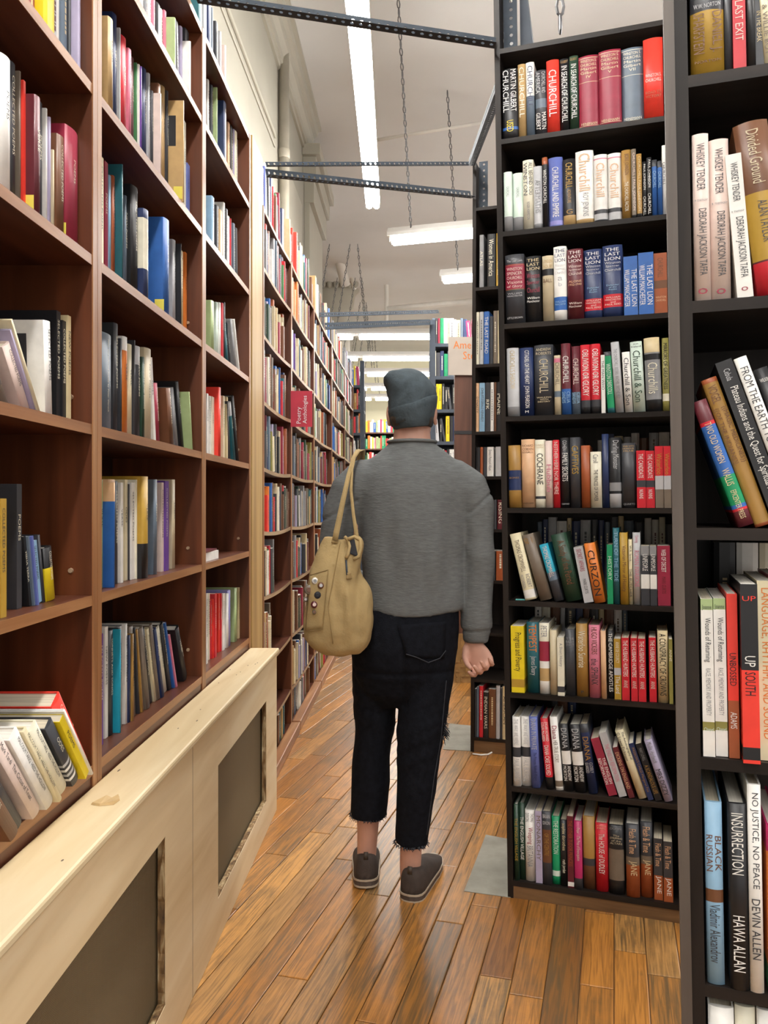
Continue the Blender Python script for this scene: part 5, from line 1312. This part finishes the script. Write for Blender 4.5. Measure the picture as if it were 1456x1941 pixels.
def foot(u, v, D, yaw):
    p = Vector((px(u, D), D, pzv(v, D))); d = Vector((sin(yaw), cos(yaw), 0))
    tube(bm, [p + d * -.01 + Vector((0, 0, .0)), p + d * .05 + Vector((0, 0, -.01)), p + d * .12 + Vector((0, 0, -.035)), p + d * .185 + Vector((0, 0, -.045))], [(.024, .022), (.027, .022), (.028, .014), (.020, .008)], 14, ref=Vector((1, 0, 0)))
foot(781, 1664, DR, R(17)); foot(694, 1635, DL, R(-3))

# hands: palm, four bent fingers and a thumb from its side
def hand(W, fwd, down, inw, curl):
    """W wrist; fwd points to the index side, down along the hand, inw to the palm side"""
    fwd, down, inw = [Vector(x).normalized() for x in (fwd, down, inw)]
    P = lambda a, b, c: W + fwd * a + down * b + inw * c
    tube(bm, [P(.0, -.015, 0), P(.0, .02, .0), P(.0, .055, .0), P(.0, .082, .003), P(0, .090, .004)], [(.019, .018), (.030, .018), (.040, .016), (.041, .014), (.036, .010)], 16, ref=inw)
    for i, (a, ln, r) in enumerate(((.031, .080, .0088), (.0105, .088, .0092), (-.0105, .083, .0088), (-.031, .068, .0078))):
        c = curl[i]; p = P(a, .084, .003); ang = .25; pts = [p]; rr = [r * 1.12]
        for k, fr in enumerate((.45, .31, .24)):
            ang += c * (1.0, .95, .6)[k]
            p = p + (down * cos(ang) + inw * sin(ang)) * (ln * fr) + fwd * (-.0015 * (i - 1.5))
            pts.append(p); rr.append(r * (1.0, .93, .72)[k])
        tube(bm, [pts[0] - down * .02] + pts, [r] + rr, 10, ref=fwd)
        ball(bm, pts[-1], r * .74, 8); ball(bm, pts[1], r * 1.06, 8)
    t0 = P(.026, .018, .006); t1 = P(.041, .040, .016); t2 = P(.042, .060, .025); t3 = P(.036, .076, .032)
    tube(bm, [P(.010, .008, .002), t0, t1, t2, t3], [.013, .0135, .0115, .0098, .0075], 10, ref=inw); ball(bm, t3, .0078, 8)
hand(RW + Vector((0, 0, -.002)), (-.85, .2, -.45), (.45, -.05, -.89), (-.2, -.96, -.05), (.84, .92, .96, .96))
hand(Vector((-.17, PY + .245, .995)), (0, .3, 1), (1, .35, -.1), (0, -1, .25), (1.1, 1.1, 1.1, 1.1))
vs, fs, no = baked(bm, .0042, 3)
data_obj('body', local(vs), fs, M_SKIN, person, True)

# --- cropped hair under the hat and at the nape
bm = bmesh.new()
zloft(bm, [(HZ - .060, HX, HYc - .040, .062, .055), (HZ - .035, HX, HYc - .034, .071, .066), (HZ + .02, HX, HYc - .012, .072, .084), (HZ + .07, HX, HYc - .012, .060, .072), (HZ + .104, HX, HYc - .012, .02, .03)], 24)
mesh_obj('hair', bm, M_HAIR, person, True); bpy.data.objects['hair'].location = (0, -PY, 0)

# --- sweatshirt
bm = bmesh.new()
C0 = px(783)
zloft(bm, [(lambda x, y: .912 - .012 * cos((x - C0) * 14) + .012, C0, PY, .164, .118), (.95, C0, PY, .167, .122), (1.04, C0 + .002, PY, .166, .124), (1.14, C0 + .002, PY, .170, .126), (1.23, C0, PY, .180, .128),
           (1.31, C0 - .002, PY, .190, .124), (1.37, C0 - .002, PY, .186, .112), (1.41, C0 - .002, PY, .158, .094), (1.44, C0 - .001, PY, .118, .078), (1.464, C0 - .002, PY - .002, .086, .068), (1.482, C0 - .004, PY - .002, .070, .064)], 40)
tube(bm, [(.07, PY, 1.365), (.135, PY, 1.352), (.180, PY, 1.320), (.203, PY, 1.265), (.214, PY, 1.18), (.2165, PY, 1.09), (.216, PY, .98), (.213, PY, .90), (px(905), PY, .865), (px(904), PY, .852), (px(903), PY, .82)],
     [.062, .073, .073, .066, .058, .0545, .052, .052, .050, .042, .041], 22)
tube(bm, [(-.07, PY, 1.365), (-.150, PY, 1.352), (-.200, PY, 1.310), (-.226, PY + .005, 1.24), (-.238, PY + .012, 1.15), (-.236, PY + .035, 1.07), (-.225, PY + .10, 1.02), (-.205, PY + .17, 1.005), (-.19, PY + .20, 1.0)],
     [.062, .074, .073, .066, .060, .058, .053, .047, .042], 22)
vs, fs, no = baked(bm, .0065, 16)
out = []
for v, n in zip(vs, no):
    x, y, z = v - Vector((C0, PY, 0)); f = 0.0
    ax = abs(x)
    # hanging folds below the shoulder blades and along the sides
    f += .010 * sin((x * 38) + 1.6 * noise.noise((x * 4, 0, z * 5))) * max(0, 1 - abs(z - 1.10) / .22) * min(1, max(0, (ax - .03) / .06)) * (1 if y < 0 else .5)
    f += .006 * noise.noise((x * 9, y * 9, z * 4.5)) + .003 * noise.noise((x * 22, y * 22, z * 10))
    if ax > .175:   # creases across the sleeves
        f += .0030 * sin(z * 46 + x * 40 + 7 * noise.noise((x * 5, y * 5, z * 5))) * max(0, 1 - abs(z - 1.06) / .17)
        # drop-shoulder seam
        q = z - (1.252 + (ax - .19) * .85) if x > 0 else z - (1.27 + (ax - .2) * -.55)
        f -= .0055 * math.exp(-(q / .006) ** 2)
    f -= .004 * math.exp(-((z - .862) / .004) ** 2) if x > .15 else 0
    out.append(v + n * f)
sweat = data_obj('sweatshirt', local(out), fs, M_SWEAT, person, True)
bvh_s = BVHTree.FromPolygons(out, fs)
bm = bmesh.new()
rr = [(C0 - .003 + cos(2 * pi * k / 28) * .0735, PY - .002 + sin(2 * pi * k / 28) * .066, 1.476) for k in range(29)]
tube(bm, rr, [(.011, .006)] * 29, 8, ref=Vector((0, 0, 1)))
mesh_obj('collar', bm, M_SWEAT, sweat, True).location = (0, -PY, 0)

# --- jeans
bm = bmesh.new()
zloft(bm, [(1.0, -.002, PY, .150, .100), (.93, -.006, PY, .160, .112), (.86, -.020, PY, .174, .126), (.80, -.026, PY, .176, .128), (.73, -.030, PY + .003, .166, .116), (.66, -.032, PY + .006, .135, .085), (.615, -.03, PY + .01, .09, .05)], 32)
def jleg(rows, D, n=22):
    tube(bm, [Vector((px(u, D), D + dy, pzv(v, D))) for (u, v, r, dy) in rows], [(r * D / F, r * 1.08 * D / F) for (_, _, r, _) in rows], n)
jleg([(818, 1235, 50, .02), (812, 1290, 49, .02), (802, 1345, 46, .012), (796, 1385, 45, .006), (794, 1430, 41, .002), (791, 1480, 37.5, .0), (786, 1535, 34, .004), (779, 1599, 30.5, .012)], DR)
jleg([(718, 1235, 51, .0), (713, 1290, 46, .0), (711, 1345, 40, .0), (710, 1385, 36, .0), (705, 1430, 35.5, .0), (702, 1480, 36, .0), (698, 1545, 34, .006)], DL)
vs, fs, no = baked(bm, .0065, 5)
out = []
for v, n in zip(vs, no):
    x, y, z = v; f = .004 * noise.noise((x * 10, y * 10, z * 6)) + .002 * noise.noise((x * 30, y * 30, z * 16))
    for zk, am in ((.515, .0035), (.47, .003), (.555, .003)):
        f += am * math.exp(-((z - zk - .45 * (x - .02) * (1 if x > -.06 else -1) - .03 * noise.noise((x * 9, y * 9, zk * 40))) / .016) ** 2)
    f -= .006 * math.exp(-((z - .735) / .010) ** 2) * (1 if y < PY - .02 else 0)
    f += .006 * math.exp(-((x + .028) / .01) ** 2) * -1 * (1 if (y < PY and z > .62) else 0)
    out.append(v + n * f)
jeans = data_obj('jeans', local(out), fs, M_JEAN, person, True)
bvh_j = BVHTree.FromPolygons(out, fs)
def hit(bvh, u, v, back=.002):
    o = Vector((0, 0, EYE)); d = (at(u, v, 1.0) - o).normalized()
    h = bvh.ray_cast(o, d)
    return (h[0] - d * back) if h[0] else None
def patch(name, bvh, uv, m, parent, lift=.003, n=10, off=(0, 0, 0), edge=True):
    """cloth patch sewn onto a surface: four corner pixels, lifted slightly, with thickness"""
    (a, b, c, d) = [Vector(q) for q in uv]; bm = bmesh.new(); G = []
    for i in range(n + 1):
        row = []
        for j in range(n + 1):
            s, t = i / n, j / n; q = (a * (1 - s) + b * s) * (1 - t) + (d * (1 - s) + c * s) * t
            h = hit(bvh, q.x, q.y, lift); row.append(bm.verts.new(h - Vector(off)) if h else None)
        G.append(row)
    for i in range(n):
        for j in range(n):
            q = (G[i][j], G[i + 1][j], G[i + 1][j + 1], G[i][j + 1])
            if all(q): bm.faces.new(q)
    o = mesh_obj(name, bm, m, parent, True)
    so = o.modifiers.new('t', 'SOLIDIFY'); so.thickness = .002; so.offset = 0
    return o
PO = (0, PY, 0)
def seam(name, bvh, uvs, r, m, parent, off=PO, lift=.001, n=14):
    P = []
    for (a, b) in zip(uvs, uvs[1:]):
        for k in range(n):
            t = k / n; h = hit(bvh, a[0] + (b[0] - a[0]) * t, a[1] + (b[1] - a[1]) * t, lift)
            if h: P.append(h - Vector(off))
    if len(P) > 2:
        bm = bmesh.new(); tube(bm, P, r, 6); return mesh_obj(name, bm, m, parent, True)
pk = patch('back_pocket', bvh_j, [(753, 1185), (846, 1178), (842, 1248), (770, 1246)], M_JEAN, jeans, .004, off=PO)
seam('pocket_stitching', bvh_j, [(770, 1240), (790, 1246), (812, 1256), (834, 1248), (846, 1232)], .0016, M_JEANL, jeans, lift=.007)
seam('side_seam', bvh_j, [(846, 1290), (836, 1400), (822, 1480), (808, 1590)], .0018, M_JEANL, jeans)
# frayed hems and torn knee
rnd = random.Random(9)
def fray(name, D, uc, ru, v, n, m, ln=(.004, .013)):
    bm = bmesh.new()
    for k in range(n):
        th = 2 * pi * k / n + rnd.uniform(-.1, .1); r = ru * D / F * .98
        p = Vector((px(uc, D) + cos(th) * r, D + .008 + sin(th) * r * 1.05, pzv(v, D) + .004))
        q = p + Vector((cos(th) * .006 + rnd.uniform(-.005, .005), sin(th) * .006, -rnd.uniform(*ln)))
        tube(bm, [p, (p + q) / 2 + Vector((rnd.uniform(-.002, .002), 0, 0)), q], [.0019, .0012, .0005], 4)
    mesh_obj(name, bm, m, jeans).location = (0, -PY, 0)
fray('frayed_hem', DR, 779, 30.5, 1598, 95, M_JEANL); fray('frayed_hem', DL, 698, 34, 1544, 95, M_JEANL)
bm = bmesh.new()
for k in range(70):
    z = pzv(rnd.uniform(1345, 1400), DR); p = Vector((px(838, DR), DR + rnd.uniform(-.02, .03), z)); q = p + Vector((rnd.uniform(.008, .026), rnd.uniform(-.02, .02), rnd.uniform(-.022, .010)))
    tube(bm, [p, (p + q) / 2 + Vector((0, 0, .006)), q], [.0026, .0016, .0006], 4)
mesh_obj('torn_knee', bm, M_JEANL, jeans).location = (0, -PY, 0)

# --- beanie, slouched crown and turned-up cuff
bm = bmesh.new(); PX = 580.0
n = 36; rings = []
tilt = lambda x, s: s * (x - HX)
for (v, ul, ur, dp, sl) in ((800, 742, 824, .096, .20), (785, 738, 827, .101, .18), (768, 736.5, 828.5, .104, .14), (752, 735.5, 827.5, .103, .10), (738, 733, 824, .098, .04), (726, 730.5, 818, .088, .0), (716, 731, 811, .074, -.04), (708, 737, 804, .056, -.06), (702.5, 752, 795, .034, -.05), (700, 766, 786, .014, 0)):
    cx = px((ul + ur) / 2); rx = (ur - ul) / 2 * PY / F; ring = []
    for k in range(n):
        th = 2 * pi * k / n; x = cx + cos(th) * rx; y = HYc - .010 + sin(th) * dp
        ring.append(bm.verts.new((x, y, pzv(v) + tilt(x, sl) + .006 * noise.noise((x * 22, y * 22, v * .05)))))
    rings.append(ring)
for i in range(len(rings) - 1):
    for k in range(n): bm.faces.new((rings[i][k], rings[i][(k + 1) % n], rings[i + 1][(k + 1) % n], rings[i + 1][k]))
bm.faces.new(rings[-1]); bm.faces.new(rings[0][::-1])
bmesh.ops.subdivide_edges(bm, edges=bm.edges[:], cuts=1, use_grid_fill=True, smooth=.3)
for v in bm.verts:
    dx, dz = v.co.x - px(742), v.co.z - pzv(716)
    v.co.x -= .014 * math.exp(-(dx * dx + dz * dz) / .0007)
    q = v.co.z - (pzv(742) + (v.co.x - px(770)) * .9)
    v.co.y += .012 * math.exp(-(q / .010) ** 2) * (1 if v.co.y < HYc else 0) * max(0, 1 - abs(v.co.x - px(768)) / .055)
bm.normal_update()
for v in bm.verts: v.co += v.normal * (.0035 * noise.noise(v.co * 26) + .003 * noise.noise(v.co * 12))
bean = mesh_obj('beanie', bm, M_BEAN, person, True); bean.location = (0, -PY, 0)
bm = bmesh.new(); rings = []
for (v, dr, sl) in ((814.5, -.004, .14), (815, .0, .14), (813, .0035, .15), (800, .0060, .26), (782, .0060, .40), (774, .0040, .46), (771, -.001, .46)):
    t = (815 - v) / 43; ul, ur = 749 - 12 * t, 818 + 10 * t
    cx = px((ul + ur) / 2); rx = (ur - ul) / 2 * PY / F + dr; ring = []
    for k in range(40):
        th = 2 * pi * k / 40; x = cx + cos(th) * rx; y = HYc - .010 + sin(th) * (.088 + .014 * t + dr)
        front = max(0, sin(th))
        ring.append(bm.verts.new((x, y, pzv(v) + sl * (x - HX) * (.25 if x < HX else 1) + front * .02 * (1 - t))))
    rings.append(ring)
for i in range(len(rings) - 1):
    for k in range(40): bm.faces.new((rings[i][k], rings[i][(k + 1) % 40], rings[i + 1][(k + 1) % 40], rings[i + 1][k]))
mesh_obj('cuff', bm, M_BEAN, bean, True)

# --- shoes
def shoe(u, vsole, D, yaw, pitch, nm):
    base = Vector((px(u, D), D - .004, pzv(vsole, D)))
    S = thing('shoe', '', '', base - Vector((0, PY, 0)), (pitch, 0, -yaw)); del S['label']; del S['category']
    S.parent = person
    prof = [(-.0385, .008, .062), (-.037, .017, .086), (-.031, .0275, .099), (-.020, .036, .103), (-.002, .0405, .101), (.035, .042, .095), (.07, .043, .093), (.11, .045, .084), (.15, .048, .066), (.20, .045, .05), (.235, .036, .039), (.252, .022, .028), (.258, .010, .020)]
    bm = bmesh.new(); rings = []
    for (y, hw, h) in prof:
        ring = []
        for k in range(18):
            th = pi * k / 17; c, s = cos(th), sin(th)
            x = math.copysign(abs(c) ** .6, c) * hw * (1 + .06 * s * (1 - s)); z = .020 + max(.002, h - .020) * (s ** .62)
            ring.append(bm.verts.new((x, y, z)))
        rings.append(ring)
    for i in range(len(rings) - 1):
        for k in range(17): bm.faces.new((rings[i][k], rings[i][k + 1], rings[i + 1][k + 1], rings[i + 1][k]))
    bm.faces.new(rings[0]); bm.faces.new(rings[-1][::-1])
    for i in range(len(rings) - 1): bm.faces.new((rings[i][0], rings[i + 1][0], rings[i + 1][-1], rings[i][-1]))
    mesh_obj('upper', bm, M_SHOE, S, True)
    def slab_(name, z0, z1, grow, m):
        bm = bmesh.new(); L = [(-.040 - grow, 0)] + [(y - grow * .6, hw + grow) for (y, hw, h) in prof[:4]] + [(y, hw + grow) for (y, hw, h) in prof[4:]] + [(.261 + grow, 0)]
        loop = [(hw, y) for (y, hw) in L] + [(-hw, y) for (y, hw) in L[::-1] if hw > 0]
        a = [bm.verts.new((x, y, z0 + (.012 * max(0, (y - .17) / .09) ** 2) * .3)) for x, y in loop]; b = [bm.verts.new((x, y, z1 + (.010 * max(0, (y - .17) / .09) ** 2) * .3)) for x, y in loop]
        bm.faces.new(a[::-1]); bm.faces.new(b)
        for i in range(len(loop)): bm.faces.new((a[i], a[(i + 1) % len(loop)], b[(i + 1) % len(loop)], b[i]))
        return mesh_obj(name, bm, m, S)
    slab_('outsole', .0, .006, .002, M_WELT); slab_('sole', .006, .021, .0012, M_SOLE); slab_('welt', .021, .0265, .003, M_WELT)
    bm = bmesh.new(); box(bm, -.0075, .0075, -.037, -.031, .090, .113)
    mesh_obj('pull_tab', bm, M_HAIR, S, True)
    return S
shoe(783, 1699, DR, R(17), 0, 'right'); shoe(694, 1673, DL, R(-3), R(-4), 'left')

# ================================================================== canvas bag on the left shoulder
BD = 2.365
M_CANV = mat('tan_canvas', (.40, .285, .125), .85, .12, 16, bump=.35, bscale=160)
M_CANVD = mat('tan_canvas_seam', (.30, .20, .08), .85, .12, 16)
M_DARK = mat('mouth_shade_badge_black', (.02, .02, .024), .8, .1, 10)
bag = thing('shoulder_bag', 'tan canvas shoulder bag with badges hanging from the walker\'s left shoulder', 'bag', (px(640, BD), BD, pzv(1238, BD)))
BO = tuple(bag.location)
bm = bmesh.new()
prof = [(1239, 632, 668, .018), (1237, 610, 684, .036), (1228, 594, 694, .052), (1212, 583, 701, .062), (1188, 577, 705, .068), (1155, 576, 704, .068), (1130, 577.5, 701, .064), (1105, 583, 697, .060), (1080, 591, 692, .054), (1058, 599, 688.5, .046), (1040, 606, 686, .037), (1026, 611, 681, .026), (1016, 616, 672, .016)]
zloft(bm, [(pzv(v, BD), px((a + b) / 2, BD), BD, (b - a) / 2 * BD / F, dp) for (v, a, b, dp) in prof], 40, sq=1.25)
vs, fs, no = baked(bm, .006, 4)
out = []
for v, n in zip(vs, no):
    x, y, z = v; lx = x - px(648, BD); f = 0
    hgt = (z - pzv(1238, BD)) / .36
    f += .011 * sin(x * 85 + 6 * noise.noise((x * 8, 0, z * 4))) * max(0, min(1, hgt * 1.3)) * (1 if lx > -.02 else .25)
    f += .009 * noise.noise((x * 14, y * 14, z * 8)) + .003 * noise.noise((x * 40, y * 40, z * 30))
    d = (x - px(654 - (z - pzv(1140, BD)) * -30, BD)) / .006
    f -= .006 * math.exp(-d * d) * min(1, hgt * 1.5)
    e2 = ((x - px(668, BD)) / .012) ** 2 + ((z - pzv(1085, BD)) / .05) ** 2
    f -= .012 * math.exp(-e2)
    out.append(v + n * f)
bl = lambda vv: [(v[0] - BO[0], v[1] - BO[1], v[2] - BO[2]) for v in vv]
body_ = data_obj('bag_body', bl(out), fs, M_CANV, bag, True)
bvh_b = BVHTree.FromPolygons(out, fs)
# mouth of the bag: dark patch painted for the shade inside, and rolled lips
def ring_uv(name, uvs, r, m, parent, lift, D=None):
    P = []
    for (u, v) in uvs:
        h = hit(bvh_b, u, v, lift) or at(u, v, BD - .03)
        P.append(h - bag.location)
    bm = bmesh.new(); tube(bm, P, r, 8); return mesh_obj(name, bm, m, parent, True)
patch('opening', bvh_b, [(660, 1026), (672, 1022), (679, 1056), (664, 1050)], M_DARK, bag, .004, off=BO)
ring_uv('lip', [(654, 1018), (660, 1024), (663, 1036), (660, 1050), (656, 1058)], .0055, M_CANV, bag, .006)
ring_uv('lip', [(660, 1022), (672, 1017), (683, 1024), (684, 1040), (680, 1055), (670, 1060)], .0055, M_CANV, bag, .006)
ring_uv('zip_pull', [(656, 1062), (657, 1076), (658, 1090)], .0028, M_STEEL, bag, .006)
patch('zip_tab', bvh_b, [(657, 1086), (665, 1084), (667, 1098), (656, 1098)], M_CANVD, bag, .007, 4, BO)
pk = patch('pocket', bvh_b, [(587, 1092), (622, 1080), (611, 1192), (579, 1196)], M_CANV, bag, .003, 12, BO)
seam('pocket_stitching', bvh_b, [(588, 1090), (622, 1080), (611, 1193), (581, 1197)], .0013, M_CANVD, pk, BO, .005)
seam('side_stitching', bvh_b, [(646, 1022), (634, 1085), (622, 1150), (632, 1225)], .0013, M_CANVD, bag, BO, .002)
# straps over the shoulder
def ribbon(name, P, wds, m, parent, th=.004):
    bm = bmesh.new(); prev = None
    for i, p in enumerate(P):
        p = Vector(p) - bag.location; t = (Vector(P[min(i + 1, len(P) - 1)]) - Vector(P[max(i - 1, 0)])).normalized()
        view = (Vector(P[i]) - Vector((0, 0, EYE))).normalized()
        if t.z < -.3 and Vector(P[i]).y > PY: view = -view
        s = t.cross(view).normalized() * (wds[i] / 2); nn = s.cross(t).normalized() * (th / 2)
        cur = [bm.verts.new(p + a) for a in (s + nn, -s + nn, -s - nn, s - nn)]
        if prev:
            for k in range(4): bm.faces.new((prev[k], prev[(k + 1) % 4], cur[(k + 1) % 4], cur[k]))
        else: bm.faces.new(cur[::-1])
        prev = cur
    bm.faces.new(prev)
    return mesh_obj(name, bm, m, parent, True)
top = Vector((px(679), PY - .01, 1.455))
ribbon('strap', [at(635, 1024, BD - .022), at(638, 1008, BD - .02), at(650, 950, BD + .0), at(661, 900, BD + .03), at(671, 866, PY - .062), at(677, 855, PY - .03), top + Vector((.006, .03, -.004)), top + Vector((-.01, .085, -.06)), top + Vector((-.03, .11, -.20)), Vector((px(640, BD), PY + .11, 1.16))],
       [.017, .018, .0155, .013, .012, .012, .013, .014, .015, .015], M_CANV, bag)
ribbon('strap', [at(678, 1030, BD - .01), at(677, 1020, BD - .012), at(670, 975, BD + .0), at(665.5, 930, BD + .02), at(667, 890, BD + .045), at(672, 866, PY - .066), at(680, 854, PY - .03), top + Vector((.016, .03, -.004)), top + Vector((.01, .09, -.07)), top + Vector((-.0, .115, -.20)), Vector((px(665, BD), PY + .11, 1.16))],
       [.012, .0125, .010, .009, .009, .010, .011, .012, .013, .015, .015], M_CANV, bag)
patch('strap_tab', bvh_b, [(630, 1017), (641, 1016), (640, 1030), (628, 1029)], M_CANVD, bag, .005, 4, BO)
def badge(u, v, r, m, m2, label):
    h = hit(bvh_b, u, v, .006)
    if not h: h = at(u, v, BD - .04)
    bm = bmesh.new(); d = (h - Vector((0, 0, EYE))).normalized(); q = d.to_track_quat('Z', 'Y').to_matrix().to_4x4()
    M = Matrix.Translation(h - bag.location) @ q
    bmesh.ops.create_cone(bm, cap_ends=True, segments=20, radius1=r * .82, radius2=r, depth=.004, matrix=M)
    b = mesh_obj('badge', bm, m, bag, True); b['label'] = label
    bm = bmesh.new(); bmesh.ops.create_cone(bm, cap_ends=True, segments=16, radius1=r * .45, radius2=r * .5, depth=.0012, matrix=M @ Matrix.Translation((0, 0, -.0027)))
    mesh_obj('badge_face', bm, m2, b)
g = lambda n, c: mat(n, PAL[c], .3, .1, 30)
badge(597.5, 1101, .0105, g('badge_white', 'white'), g('badge_grey', 'grey'), 'white round badge')
badge(608.5, 1110, .0105, g('badge_brown', 'brown'), g('badge_silver', 'silver'), 'dark oval badge with a pale centre')
badge(586, 1118, .015, g('badge_taupe', 'taupe'), g('badge_brown', 'brown'), 'large dark round badge')
badge(602.5, 1128, .011, M_DARK, M_DARK, 'black spiky badge')
badge(596, 1146, .011, g('badge_maroon', 'maroon'), g('badge_pink', 'blush'), 'dark red pointed badge')
badge(579.5, 1136, .008, g('badge_taupe', 'taupe'), g('badge_silver', 'silver'), 'small brass pin')
badge(596, 1160, .007, g('badge_taupe', 'taupe'), g('badge_brown', 'brown'), 'small drop of the pointed badge')
